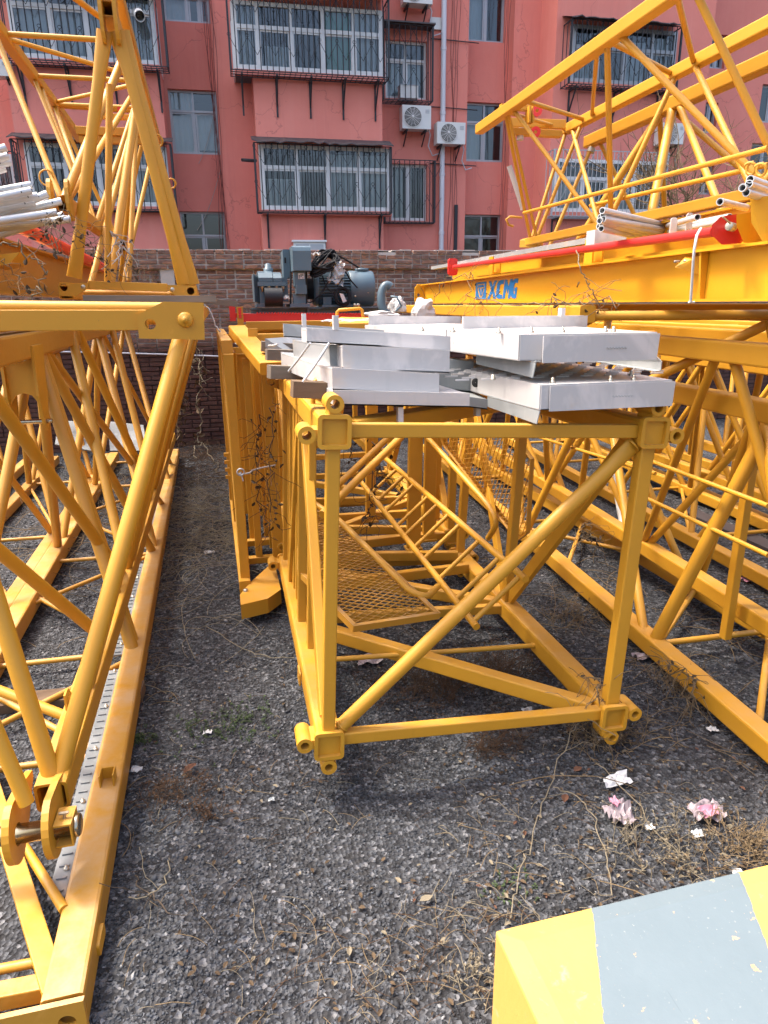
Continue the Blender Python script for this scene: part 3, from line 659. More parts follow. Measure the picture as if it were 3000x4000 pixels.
def front_members(bar, rod, P, D, t_, W, L, cs):
    e = cs/2
    bar((-W+e, .05, W), (W-e, .05, W), .046, .052, 'rail'); bar((-W+e, .05, -W+.005), (W-e, .05, -W+.005), .05, .052, 'rail')
    bar((-W, .035, W-e), (-W, .035, -W+e), .050, .046, 'post', (0,1,0)); bar((W, .05, W-e), (W, .05, -W+e), .060, .055, 'post', (0,1,0))
    rod((-W+.05, .055, -W+.045), (W-.045, .055, W-.05), .029, None, (0,1,0))
    bar((W, .16, W-.05), (W, 1.22, -W+.05), .030, .075, 'brace', (0,1,0))            # right side zigzag
    bar((W, 1.26, -W+.04), (W, 2.1, W-.04), .03, .065, 'brace', (0,1,0)); bar((W, 2.14, W-e), (W, 2.14, -W+e), .055, .05, 'post', (0,1,0))
    bar((W-.01, 1.22, W-e), (W-.01, 1.22, -W+e), .05, .06, 'post', (0,1,0))
    bar((-W, .14, -W+.05), (-W, 1.02, W-.05), .046, .075, 'brace', (0,1,0))           # left side
    bar((-W, 1.10, W-e), (-W, 1.10, -W+e), .046, .05, 'post', (0,1,0)); bar((-W, 1.72, -W+.05), (-W, 1.16, W-.05), .05, .07, 'brace', (0,1,0)); bar((-W, 2.12, W-e), (-W, 2.12, -W+e), .055, .05, 'post', (0,1,0))
    for y_, w_ in ((.78, .06), (1.42, .05), (1.60, .085), (1.86, .07), (1.98, .05)): bar((-W+.012, y_, W-e), (-W+.012, y_, -W+e), .035, w_, 'post', (0,1,0))
    bar((-W+e, 1.12, -W), (W-.06, .09, -W), .070, .075, 'lacing'); rod((-W+e, .72, -W), (W-e, .72, -W), .013, nm='tie_rod')
    bar((-W+.06, .10, W-.005), (W-e, 1.20, W-.005), .085, .07, 'lacing')
    bar((-W+e, 1.22, -W), (W-e, 1.22, -W), .05, .055, 'rail'); bar((-W+e, 2.12, -W), (W-e, 2.12, -W), .055, .055, 'rail'); bar((-W+e, 2.12, W), (W-e, 2.12, W), .055, .055, 'rail')
    bar((-W+e, 1.26, W-.01), (W-e, 1.26, W-.01), .05, .05, 'rail'); bar((W-.06, 1.3, -W), (-W+.06, 2.05, -W), .07, .07, 'lacing')
    for x, y in ((-W-.06, .62), (W+.055, 1.15)):
        b = MB(); b.plate(P(x, y, -W-.02), D(0,1,0), D(0,0,1), rrect(.10, .07, .012), [(-.02,0,.012), (.02,0,.012)], .008); b.build('eye_plate', 'yellow', t_)
    b = MB(); o = P(-W, .46, W+.05)                                     # grab handle on the top chord
    b.path([P(-W-.03, .40, W+.04), P(-W-.03, .40, W+.13), P(-W-.02, .41, W+.145), P(-W+.14, .42, W+.145), P(-W+.15, .42, W+.13), P(-W+.15, .42, W+.05)], .010, 8); b.build('handle', 'yellow', t_)
TM = frame_of((.9213, 2.3412, .8595), math.radians(.10), math.radians(-1.109), math.radians(3.025))
mast('mast_section', 'yellow square mast section in front under the galvanised platforms', TM, 2.2, custom=front_members)
def rear_members(bar, rod, P, D, t_, W, L, cs):
    e = cs/2
    for y in (.06, L/2, L-.06):
        for sz in (-1, 1): bar((-W+e, y, sz*W), (W-e, y, sz*W), .055, .055, 'rail')
        for sx in (-1, 1): bar((sx*W, y, W-e), (sx*W, y, -W+e), .055, .055, 'post', (0,1,0))
    for sx in (-1, 1):
        bar((sx*W, .1, -W+.05), (sx*W, L/2-.06, W-.05), .05, .06, 'brace', (0,1,0)); bar((sx*W, L/2+.06, W-.05), (sx*W, L-.1, -W+.05), .05, .06, 'brace', (0,1,0))
    bar((-W+.06, .1, -W), (W-.06, L/2-.05, -W), .06, .06, 'lacing'); bar((W-.06, L/2+.06, -W), (-W+.06, L-.1, -W), .06, .06, 'lacing')
TM3 = frame_of((.80, 7.05, 1.02), math.radians(1.0), 0, 0)
mast('mast_section', 'yellow square mast section at the back carrying the grey winch', TM3, 2.4, custom=rear_members)
TM4 = frame_of((.95, 4.72, .84), math.radians(.3), 0, math.radians(1))
mast('mast_section', 'yellow square mast section directly behind the front one', TM4, 2.2, W=.60, custom=rear_members)
# loose channels and uprights stored inside the rear mast sections
for k, (X, Y, w_, lab) in enumerate(((1.20, 4.62, .10, 'left upright channel stored inside the mast behind the ladder'), (1.36, 4.78, .09, 'wide upright channel stored inside the mast beside the upright mesh'), (1.47, 5.05, .11, 'right upright channel inside the mast behind the upright mesh'), (1.02, 5.35, .08, 'slim upright channel deep inside the mast'), (.80, 5.9, .09, 'upright channel furthest back inside the mast'))):
    t_ = thing('steel_upright', lab, 'upright', (X, Y, .2)); q = MB(); q.beam((X, Y, .22), (X+.03, Y+.02, 1.40), .05, w_, (1,0,0), .2); q.build('channel', 'yellow', t_); q = MB(); q.box(X-.06, X+.06, Y-.05, Y+.05, .205, .2195); q.build('foot', 'yellow', t_)
for k, (Y, dx, z, lab) in enumerate(((4.05, .10, .26, 'nearest'), (4.42, -.05, .27, 'second'), (4.72, .12, .27, 'third'), (5.0, -.08, .28, 'fourth'), (5.35, .05, .28, 'fifth'), (5.8, .0, .29, 'furthest'))):
    t_ = thing('floor_rail', lab+' loose yellow rail lying across the bottom inside the mast', 'rail', (.9, Y, z), 'loose rails lying inside the mast'); q = MB(); q.beam((.36, Y-dx, z), (1.46, Y+dx, z-.05), .05, .065, (0,0,1), .2, open_end=True); q.build('tube', 'yellow', t_)
    q = MB(); q.box(.33, .36-.002, Y-dx-.04, Y-dx+.04, z-.045, z+.045); q.build('end_plate', 'yellow', t_)
# ---------------------------------------------------------------- tall climbing frame left of the mast sections
cf = thing('climbing_frame', 'tall yellow climbing frame with slim posts left behind the front mast section', 'climbing frame', (.1, 5.5, 0))
XL = lambda Y: -.035-.03*(Y-4.4)
def cbar(a, b_, w, h, nm, up=(0,0,1), mt='yellow'): q = MB(); q.beam(a, b_, w, h, up, .2); return q.build(nm, mt, cf)
cbar((XL(4.42), 4.36, .13), (XL(6.7), 6.7, .13), .075, .09, 'chord'); cbar((XL(4.42), 4.5, 1.70), (XL(6.7), 6.75, 1.70), .07, .08, 'chord', mt='yellow_dusty')
for Y, w in ((4.44, .062), (5.0, .05), (5.75, .06), (6.45, .085)): cbar((XL(Y)+.006, Y, .175), (XL(Y)+.006, Y, 1.66), .05, w, 'post', (1,0,0))
for Y, w_ in ((4.75, .08), (5.2, .06), (5.5, .10), (6.1, .08), (6.6, .12)): cbar((XL(Y)+.26, Y, .1), (XL(Y)+.26, Y, 1.52), .04, w_, 'post', (1,0,0))
for Y, w_ in ((4.9, .05), (5.35, .09), (6.2, .10)): cbar((XL(Y)+.13, Y, .1), (XL(Y)+.13, Y, 1.60), .04, w_, 'post', (1,0,0))
cbar((XL(4.6), 4.6, .2), (XL(5.6), 5.6, 1.63), .03, .045, 'brace', (1,0,0)); cbar((XL(6.4)+.05, 6.35, .2), (XL(5.2)+.05, 5.2, 1.63), .03, .05, 'brace', (1,0,0))
for (x0, y0), (x1, y1), Y in (((985,1326), (1300,1336), 4.95), ((962,1273), (1250,1284), 6.6)):
    a, b_ = at(x0, y0, Y), at(x1, y1, Y); cbar(a, V(1.15, Y, a.z), .05, .075, 'rail')
p = at(990, 1318, 4.9); q = MB(); q.box(p.x-.035, p.x+.03, 4.88, 4.915, p.z-.06, p.z+.06); q.build('end_plate', 'yellow', cf)
for z in (.35, .8, 1.2): 
    for k in range(3): q = MB(); q.box(XL(6.0)-.045, XL(6.0)+.02, 6.0+.02, 6.03, .22+z*.0+k*.06, .235+k*.06); 
    break
for k in range(4): q = MB(); q.box(XL(6.3)-.06, XL(6.3)-.0, 6.27, 6.30, .42+k*.07, .45+k*.07); q.build('tread', 'yellow', cf)
cbar((XL(5.3), 5.3, .12), (.35, 5.3, .12), .06, .05, 'rail'); cbar((XL(4.9), 4.9, .12), (.30, 4.9, .12), .06, .05, 'rail')
top = [atz(x, y, .15) for x, y in ((937,2322), (985,2268), (1070,2192), (1097,2302), (1046,2338), (940,2363))]
q = MB(); q.prism(top, (0,0,-.10)); q.build('foot_plate', 'yellow', cf); p = atz(960, 2308, .152); q = MB(); q.lathe(p, (0,0,1), [(-.004,.016), (.010,.016), (.014,.010), (.014,.001)], 14); q.build('bolt', 'zinc_bolt', cf)
# loose beam lying across to the front mast
lb = thing('box_beam', 'loose pale yellow box beam slanting from the climbing frame to the front mast section', 'beam', (.2, 4.2, 1.5))
a, b_ = at(1058, 1440, 4.05), at(927, 1290, 5.35); q = MB(); q.beam(a, b_, .125, .07, (0,0,1), .2); q.build('tube', 'yellow', lb)
q = MB(); c0 = at(895, 1305, 5.4); q.prism([c0+V(-.04,0,.0), c0+V(.06,0,.0), c0+V(.07,0,-.06), c0+V(.0,0,-.07)], (0,.02,0)); q.build('gusset', 'yellow', lb)
# wire tie round the posts
wt = thing('wire_tie', 'grey twisted wire tying the slim posts together left of the mast', 'wire', tuple(at(935, 1845, 4.38)))
q = MB(); pts = [at(932, 1850, 4.36), at(945, 1853, 4.36), at(975, 1848, 4.36), at(985, 1838, 4.4), at(1020, 1828, 4.45), at(1075, 1817, 4.5)]; q.path(pts, .006, 6); c0 = at(940, 1843, 4.35)
q.path([c0+V(.022*math.cos(a), -.01, .022*math.sin(a)) for a in np.linspace(0, 9, 20)], .005, 5); q.path([c0, c0+V(.012,-.01,-.06)], .005, 5); q.build('wire', 'alu_frame', wt)
# ---------------------------------------------------------------- ladder with guard hoops, and two expanded-metal platforms
def zz(x, y, s): return at(1150+x*.6028, 1600+y*.6028, s)
R2 = [((495,550), (670,385)), ((540,605), (720,430)), ((585,665), (780,485)), ((640,735), (850,540)), ((705,810), (920,600)), ((780,895), (1010,675)), ((855,990), (1100,760)), ((940,1100), (1210,850)), ((1035,1225), (1330,950)), ((1150,1385), (1460,1070))]
rl = [math.hypot(b_[0]-a[0], b_[1]-a[1]) for a, b_ in R2]; Yn = 3.0; Ys = [Yn*(rl[-1]/l)**.80 for l in rl]
lad = thing('ladder', 'yellow tubular ladder lying aslant inside the front mast section', 'ladder', tuple(zz(950, 900, 3.6)))
lo = [zz(*a, Y) for (a, b_), Y in zip(R2, Ys)]; hi = [zz(*b_, Y) for (a, b_), Y in zip(R2, Ys)]
def fitline(ps):
    c_ = sum(ps, Vector())/len(ps); A = np.array([[*(p-c_)] for p in ps]); u = np.linalg.svd(A)[2][0]; return c_, Vector(u)
rails = []
for ps in (lo, hi):
    c_, u = fitline(ps); u = u if u.y > 0 else -u; e0, e1 = (ps[-1]-c_).dot(u)-.05, (ps[0]-c_).dot(u)+.30
    q = MB(); q.tube(c_+u*e0, c_+u*e1, .019, 12); q.build('side_rail', 'yellow', lad); rails.append((c_, u))
for a, b_ in zip(lo, hi):
    pa = rails[0][0]+rails[0][1]*((a-rails[0][0]).dot(rails[0][1])); pb = rails[1][0]+rails[1][1]*((b_-rails[1][0]).dot(rails[1][1]))
    q = MB(); q.tube(pa, pb, .0135, 10); q.build('rung', 'yellow', lad)
def hoop(pts, r=.018):
    q = MB(); P2 = [zz(x, y, Y) for x, y, Y in pts]; out = [P2[0]]
    for i in range(1, len(P2)-1):
        a, c_, b_ = P2[i-1], P2[i], P2[i+1]; d0 = min(.10, (c_-a).length*.45, (b_-c_).length*.45); s0, s1 = c_+(a-c_).normalized()*d0, c_+(b_-c_).normalized()*d0
        out += [s0.lerp(c_, k/4).lerp(c_.lerp(s1, k/4), k/4) for k in range(5)]
    out.append(P2[-1]); q.path(out, r, 12); q.build('guard_hoop', 'yellow', lad)
hoop([(700,20,4.9), (870,190,4.5), (1250,610,3.75), (1320,730,3.6), (1255,835,3.7)]); hoop([(100,590,3.9), (290,715,3.72), (760,1185,3.2), (860,1215,3.15), (930,1145,3.3)])
q = MB(); q.tube(zz(280,490,4.0), zz(600,190,4.5), .022, 12); q.build('guard_hoop', 'yellow', lad); q = MB(); q.tube(zz(180,680,3.5), zz(690,180,4.2), .024, 12); q.build('guard_hoop', 'yellow', lad)
def mesh_platform(name, label, corners, cell=.034, wire=.0013, inset=.0, rim=.022, mat='yellow_dusty'):
    """corners in order; a flat sheet of diamond mesh inside an angle-iron rim"""
    c_ = sum(corners, Vector())/len(corners); nrm = Vector()
    for i in range(len(corners)): nrm += (corners[i]-c_).cross(corners[(i+1)%len(corners)]-c_)
    nrm.normalize(); u = (corners[1]-corners[0]); u = (u-nrm*u.dot(nrm)).normalized(); v = nrm.cross(u)
    poly = [((p-c_).dot(u), (p-c_).dot(v)) for p in corners]; t_ = thing(name, label, 'platform', tuple(c_))
    def clip(a, b_):
        ts = []; n = len(poly)
        for i in range(n):
            (x1, y1), (x2, y2) = poly[i], poly[(i+1)%n]; dx, dy = b_[0]-a[0], b_[1]-a[1]; ex, ey = x2-x1, y2-y1; den = dx*ey-dy*ex
            if abs(den) < 1e-9: continue
            s_ = ((x1-a[0])*ey-(y1-a[1])*ex)/den; w = ((x1-a[0])*dy-(y1-a[1])*dx)/den
            if -1e-9 <= w <= 1: ts.append(s_)
        ts.sort(); return (ts[0], ts[-1]) if len(ts) >= 2 else None
    q = MB(); ext = 2.0
    for sg in (-1, 1):
        dx, dy = math.cos(.50), sg*math.sin(.50); n_ = int(2*ext/cell)
        for i in range(-n_//2, n_//2):
            o = (-dy*sg*cell*i*.9*sg, dx*sg*cell*i*.9*sg); r_ = clip(o, (o[0]+dx, o[1]+dy))
            if not r_: continue
            a, b_ = [c_+u*(o[0]+dx*s_)+v*(o[1]+dy*s_) for s_ in r_]; d = (b_-a)
            if d.length < .02: continue
            sd = nrm.cross(d.normalized())*wire; hh = nrm*.0035
            q.add([a-sd-hh, a+sd-hh, a+sd+hh, a-sd+hh, b_-sd-hh, b_+sd-hh, b_+sd+hh, b_-sd+hh], [(0,1,5,4), (1,2,6,5), (2,3,7,6), (3,0,4,7)])
    tag(q.build('diamond_mesh', mat, t_), kind='stuff')
    for i in range(len(corners)):
        a, b_ = [c_+u*poly[k][0]+v*poly[k][1] for k in (i, (i+1)%len(corners))]; q = MB(); q.beam(a, b_, .006, rim*1.6, nrm); q.build('rim', mat, t_)
        q = MB(); inn = (c_-(a+b_)/2); inn = (inn-(b_-a).normalized()*inn.dot((b_-a).normalized())).normalized(); q.obox((a+b_)/2+inn*rim*.5-nrm*.012, (b_-a)/2, inn*rim*.5, nrm*.003); q.build('rim', mat, t_)
    return t_
mesh_platform('mesh_platform', 'yellow expanded metal platform lying low at the left inside the front mast', [zz(940,1345,3.0), zz(385,1412,2.9), zz(20,1062,3.45), zz(20,640,4.3), zz(255,680,4.2)])
mesh_platform('mesh_platform', 'yellow expanded metal platform standing upright behind the ladder at the right', [zz(1440,850,3.75), zz(1505,800,3.68), zz(1552,318,3.68), zz(1390,120,3.85), zz(930,80,4.45), zz(985,230,4.40)])
# ---------------------------------------------------------------- timbers and galvanised platforms on top
def timber(p0, p1, w, h, label, mat='wood'):
    t_ = MB(); t_.beam(p0, p1, w, h, (0,0,1), .05); o = t_.build('timber', mat, None, org=(Vector(p0)+Vector(p1))/2); return tag(o, label, 'timber', 'timbers under the galvanised platforms')
timber(at(1140, 1518, 2.62), at(1640, 1540, 2.66), .07, .062, 'brown timber nearest the front corner under the galvanised platforms')
timber(at(1050, 1452, 3.25), at(1420, 1462, 3.35), .07, .06, 'weathered timber second from the front under the galvanised platforms', 'wood_grey')
timber(at(1020, 1352, 4.3), at(1300, 1372, 4.3), .07, .06, 'grey timber under the rear end of the platforms', 'wood_grey')
timber(at(1040, 1385, 3.95), at(1300, 1392, 4.0), .07, .06, 'grey timber third from the front under the platforms', 'wood_grey')
def galv_tray(name, label, outline, h, mat='galv', lip=.0, bolts=(), group='galvanised platforms stacked on the mast', tread=False):
    """outline: top corners, all at one height in order; folded sheet tray with side walls"""
    z = sum(p.z for p in outline)/len(outline); O = [V(p.x, p.y, z) for p in outline]; c_ = sum(O, Vector())/len(O)
    t_ = thing(name, label, 'platform', (c_.x, c_.y, z-h), group)
    q = MB(); q.prism([c_+(p-c_)*.985 for p in O], (0,0,-.008)); q.build('deck', mat, t_)
    for i in range(len(O)):
        a, b_ = O[i], O[(i+1)%len(O)]; d = (b_-a).normalized(); n_ = V(d.y, -d.x, 0)
        if n_.dot((a+b_)/2-c_) < 0: n_ = -n_
        g_ = d*.004; q = MB(); q.prism([a+g_, b_-g_, b_-g_+V(0,0,-h), a+g_+V(0,0,-h)], n_*-.006); q.build('side_wall', mat, t_)
        q = MB(); q.prism([a+g_+V(0,0,-h), b_-g_+V(0,0,-h), b_-d*.03-n_*.03+V(0,0,-h), a+d*.03-n_*.03+V(0,0,-h)], (0,0,.004)); q.build('bottom_lip', mat, t_)
    for p in bolts:
        q = MB(); q.lathe(V(p.x, p.y, z), (0,0,1), [(0,.010), (.009,.010), (.009,.006), (.020,.006), (.021,.001)], 6); q.build('bolt', 'zinc_bolt', t_)
    if tread:
        q = MB()
        for i in range(9):
            for j in range(14):
                x, y = c_.x-.42+i*.105, c_.y-.45+j*.07
                q.box(x+(j%2)*.05, x+.055+(j%2)*.05, y, y+.006, z+.0005, z+.006)
        tag(q.build('tread_slots', mat, t_), kind='stuff')
    return t_
# right pair of trays (upper, lower); top outlines laid out at the height of the front edges
def ptz(x, y, z): return atz(x, y, z)
zL = at(2380, 1494, 2.33).z; a0, a1 = at(2113, 1496, 2.33), at(2628, 1492, 2.33)
lowT = [V(a0.x, 2.33, 0), V(a1.x, 2.33, 0), V(a1.x, 3.25, 0), V(a1.x-.45, 3.6, 0), V(a0.x-.10, 3.55, 0), V(at(1838,1440,2.95).x, 2.95, 0)]
lowT = [V(p.x, p.y, zL) for p in lowT]
bl = [V(a0.x+.07, 2.38, 0), V(a0.x+.30, 2.37, 0), V(a1.x-.14, 2.37, 0), V(a1.x-.06, 2.52, 0), V(a0.x-.10, 2.55, 0)]
TRL=galv_tray('walkway_platform', 'lower galvanised tray overhanging the right front corner of the mast', lowT, .092, 'galv', bolts=bl, tread=True)
q0 = at(2590, 1440, 3.0)
t_ = thing('galvanised_strip', 'galvanised edge strip standing between the two right hand trays', 'panel', (1.7, 2.75, zL)); q = MB(); p0, p1 = at(2280, 1440, 3.3), at(2580, 1452, 2.62)
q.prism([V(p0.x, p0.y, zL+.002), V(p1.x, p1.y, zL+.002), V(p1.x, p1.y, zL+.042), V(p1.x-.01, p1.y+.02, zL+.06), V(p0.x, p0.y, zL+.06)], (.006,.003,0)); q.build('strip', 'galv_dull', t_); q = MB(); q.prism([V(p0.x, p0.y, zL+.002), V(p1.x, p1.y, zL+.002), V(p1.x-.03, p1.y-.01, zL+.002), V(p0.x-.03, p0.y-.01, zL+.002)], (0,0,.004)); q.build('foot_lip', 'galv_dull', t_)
zU = at(2330, 1303, 2.36).z; a0, a1 = at(2030, 1303, 2.42), at(2570, 1303, 2.36)
upT = [V(a0.x, 2.42, 0), V(a1.x, 2.36, 0), V(a1.x+.02, 3.1, 0), V(a1.x-.35, 3.9, 0), V(a0.x-.30, 3.9, 0), V(at(1757,1300,3.0).x, 3.05, 0)]
upT = [V(p.x, p.y, zU) for p in upT]
bl = [V(a0.x-.16, 2.72, 0), V(a0.x-.03, 2.55, 0), V(a0.x+.09, 2.52, 0), V(a0.x+.21, 2.50, 0), V(a1.x-.16, 2.46, 0), V(a1.x-.125, 2.46, 0), V(a0.x-.24, 2.9, 0)]
TRU=galv_tray('walkway_platform', 'upper galvanised tray with bolts on the right of the stack', upT, .095, 'galv', bolts=bl)
for k, (x0, y0, Y0, x1, y1, Y1, ww) in enumerate(((1860,1400,2.90,2092,1420,2.38,.055), (1905,1520,2.75,2108,1600,2.33,.05))):
    a, b_ = at(x0, y0, Y0), at(x1, y1, Y1); zz_ = (zU-.100 if k == 0 else zL-.094)
    t_ = thing('galvanised_strip', ('bent galvanised strip hanging under the upper right tray', 'bent galvanised strip hanging under the lower right tray')[k], 'strip', (a.x, a.y, zz_)); d = (b_-a).normalized()
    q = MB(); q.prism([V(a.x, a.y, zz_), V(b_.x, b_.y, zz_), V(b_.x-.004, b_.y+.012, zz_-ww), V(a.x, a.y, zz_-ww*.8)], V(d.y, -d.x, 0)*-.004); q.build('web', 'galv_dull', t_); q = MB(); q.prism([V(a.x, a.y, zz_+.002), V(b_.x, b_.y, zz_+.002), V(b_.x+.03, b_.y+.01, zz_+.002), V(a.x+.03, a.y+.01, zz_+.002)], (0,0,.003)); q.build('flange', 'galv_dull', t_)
for (p, Y) in (((1783,1338), 2.94), ((1857,1494), 2.87)):
    pass
for own, x0_, x1_, Y_, z_, h_ in ((TRL, at(2146,1496,2.33).x, lowT[1].x+.004, 2.325, zL, .092), (TRU, at(2100,1303,2.4).x, upT[1].x+.004, 2.352, zU, .095)):
    q = MB(); q.prism([V(x0_, Y_, z_-.004), V(x1_, Y_-(.002 if own is TRL else -.004), z_-.004), V(x1_-.004, Y_-(.002 if own is TRL else -.004), z_-h_-.004), V(x0_+.002, Y_, z_-h_-.004)], (0,-.005,0)); q.build('front_plate', 'galv', own)
    q = MB(); q.path([V(x0_+.25+.004*k, Y_-.006, z_-h_*.55+.004*math.sin(k*2.1)) for k in range(22)], .0012, 4); q.build('stamp', 'galv_dull', own)
# left stack: strips and trays seen from their front edge
def galv_strip(label, fl, fr, h, back, mat='galv', ends=True, name='walkway_platform', flange=.03):
    """fl, fr: top front corners; channel-shaped panel of height h reaching back by vector back"""
    fl, fr, back = Vector(fl), Vector(fr), Vector(back); t_ = thing(name, label, 'platform', tuple((fl+fr)/2-V(0,0,h)), 'galvanised platforms stacked on the mast')
    d = (fr-fl).normalized(); up = V(0,0,1)
    q = MB(); q.prism([fl, fr, fr-up*h, fl-up*h], V(-d.y, d.x, 0)*.006); q.build('front_wall', mat, t_)
    q = MB(); q.prism([fl+V(0,.006,-.004), fr+V(0,.006,-.004), fr+back-up*.004, fl+back-up*.004], -up*.006); q.build('deck', mat, t_)
    q = MB(); q.prism([fl+back, fr+back, fr+back-up*h, fl+back-up*h], V(-d.y, d.x, 0)*-.006); q.build('back_wall', mat, t_)
    if ends:
        for e, s_ in ((fl, 1), (fr, -1)):
            q = MB(); q.prism([e+V(0,.008,-.011), e+back-V(0,.008,.011), e+back-up*h-V(0,.008,0), e-up*h+V(0,.008,0)], d*s_*.006); q.build('end_wall', mat, t_)
    q = MB(); q.prism([fl-up*h, fr-up*h, fr-up*h+V(0,flange,0), fl-up*h+V(0,flange,0)], up*.005); q.build('bottom_flange', mat, t_)
    return t_
Yf = 2.50
def strip_px(label, x0, y0, x1, y1, Y, hpx, back, mat='galv', **k):
    a, b_ = at(x0, y0, Y), at(x1, y1, Y); b2 = V(b_.x, Y+.0, a.z)
    # tilt of the stack: turn about the upright so that the right end comes nearer
    h = hpx*(a-CAM).dot(AF)/FPX*1.03
    return galv_strip(label, a, b_, h, back, mat, **k)
CH = {}
CH['bot'] = strip_px('bottom galvanised strip of the left hand stack resting on the timbers', 1300, 1524, 1835, 1536, 2.48, 56, (-.04,.55,0))
strip_px('wide galvanised tray with rust stain second from the bottom of the left stack', 1297, 1436, 1716, 1460, 2.52, 84, (-.12,.95,0))
strip_px('galvanised tray with smooth shiny front second from the top of the left stack', 1337, 1348, 1757, 1369, 2.56, 88, (.0,.9,0))
CH['top'] = strip_px('long galvanised channel on top of the left hand stack', 1197, 1281, 1760, 1314, 2.62, 54, (-.01,.10,0), flange=.05)
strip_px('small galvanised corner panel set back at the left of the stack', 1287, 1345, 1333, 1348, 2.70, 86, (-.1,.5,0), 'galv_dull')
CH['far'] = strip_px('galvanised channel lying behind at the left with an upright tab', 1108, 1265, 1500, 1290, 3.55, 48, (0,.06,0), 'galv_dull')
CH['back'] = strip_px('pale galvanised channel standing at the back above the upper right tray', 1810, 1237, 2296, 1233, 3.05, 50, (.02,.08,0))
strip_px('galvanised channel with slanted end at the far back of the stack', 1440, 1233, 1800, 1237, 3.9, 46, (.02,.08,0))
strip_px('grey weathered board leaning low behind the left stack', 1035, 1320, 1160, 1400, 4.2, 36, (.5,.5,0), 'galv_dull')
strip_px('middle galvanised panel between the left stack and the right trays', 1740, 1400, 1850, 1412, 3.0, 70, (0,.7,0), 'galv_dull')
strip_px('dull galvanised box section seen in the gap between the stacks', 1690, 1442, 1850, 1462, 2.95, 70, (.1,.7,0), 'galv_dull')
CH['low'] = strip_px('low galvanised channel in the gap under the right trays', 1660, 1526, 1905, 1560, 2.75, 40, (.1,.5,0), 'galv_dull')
for own, x, y0, y1, Y in ((CH['far'],1187,1225,1285,3.55), (CH['top'],1312,1232,1288,2.62), (CH['bot'],1565,1590,1650,2.5), (CH['bot'],1745,1540,1590,2.52), (CH['back'],2200,1203,1240,3.05), (CH['low'],1868,1590,1625,2.8)):
    a, b_ = at(x, y0, Y), at(x, y1, Y); q = MB(); q.box(a.x-.010, a.x+.010, Y-.004, Y+.004, b_.z, a.z); q.box(a.x-.010, a.x-.006, Y+.0045, Y+.03, b_.z, a.z); q.build('tab', 'galv', own)
# oval hand holes
for (x, y, Y, own) in ((1787, 1340, 2.98, TRU), (1858, 1495, 2.90, TRL)):
    p = at(x, y, Y-.02); q = MB(); q.lathe(p, (-.75,-.66,0), [(0,.020), (.002,.019), (.002,.001)], 18); q.build('hand_hole', 'black_hole', own)
# white straps over the left stack
for k, (x0, y0, Y0, x1, y1, Y1) in enumerate(((1128,1450,2.75,1212,1340,2.6), (1183,1492,2.5,1287,1340,2.5), (1050,1350,4.1,1085,1345,3.9))):
    q = MB(); a, b_ = at(x0, y0, Y0), at(x1, y1, Y1); q.path([a, a.lerp(b_, .5)+V(0,0,-.003), b_], .005, 6); tag(q.build('rope', 'tape', None, org=a), ('thin white rope tied over the left edge of the stack', 'thin white rope running down to the nearest timber', 'thin white rope behind at the rear timber')[k], 'rope')
# ================================================================ jib sections: three chords laced with round tubes
def chordline(p, dx, dz=0): return lambda Y: V(p[0]+dx*(Y-p[1]), Y, p[2]+dz*(Y-p[1]))
def jib(name, label, apex, right, left, spans, rconn, lconn, bconn, mat='yellow', ca=.105, cb=.095, r=.026, rb=.015, flat=.0, group='triangular jib sections'):
    Y0 = spans[1][0]; t_ = thing(name, label, 'jib section', tuple(V((right(Y0).x+left(Y0).x)/2, (spans[1][0]+spans[1][1])/2, min(apex(Y0).z, right(Y0).z))), group)
    for f, (a, b_), s_ in zip((apex, right, left), spans, (ca, cb, cb)):
        if a is None: continue
        q = MB(); q.beam(f(a), f(b_), s_, s_, (0,0,1), .22, open_end=True); q.build('chord', mat, t_)
    def conn(fa, fb, lst, rr, nm):
        for c_ in lst:
            ya, yb = c_[0], c_[1]; r2 = c_[2] if len(c_) > 2 else rr
            A, Bp = fa(ya), fb(yb); d = (Bp-A).normalized(); q = MB(); fl = V(0,1,0) if flat else None
            q.tube(A+d*.035, Bp-d*.03, r2, 14, fl, fl, flat or .1); q.build(nm, mat, t_)
    conn(apex, right, rconn, r, 'brace'); conn(apex, left, lconn, r, 'brace'); conn(right, left, bconn, rb, 'cross_tube')
    return t_
def zig(y0, y1, n, pair=False):
    out = []; s_ = (y1-y0)/n
    for i in range(n):
        b_ = y0+i*s_; out += [(b_+s_/2, b_+.04), (b_+s_/2+.06, b_+s_-.04)]
    return out
def quoit(t_, p, ax, R=.028, r=.0055, mat='yellow'):      # cable ring welded on a chord
    ax = Vector(ax).normalized(); u = ax.orthogonal().normalized(); w = ax.cross(u); q = MB()
    q.path([Vector(p)+u*R*math.cos(a)+w*R*math.sin(a)+ax*.004*a for a in np.linspace(0, 7.2, 26)], r, 6); q.build('cable_ring', mat, t_)
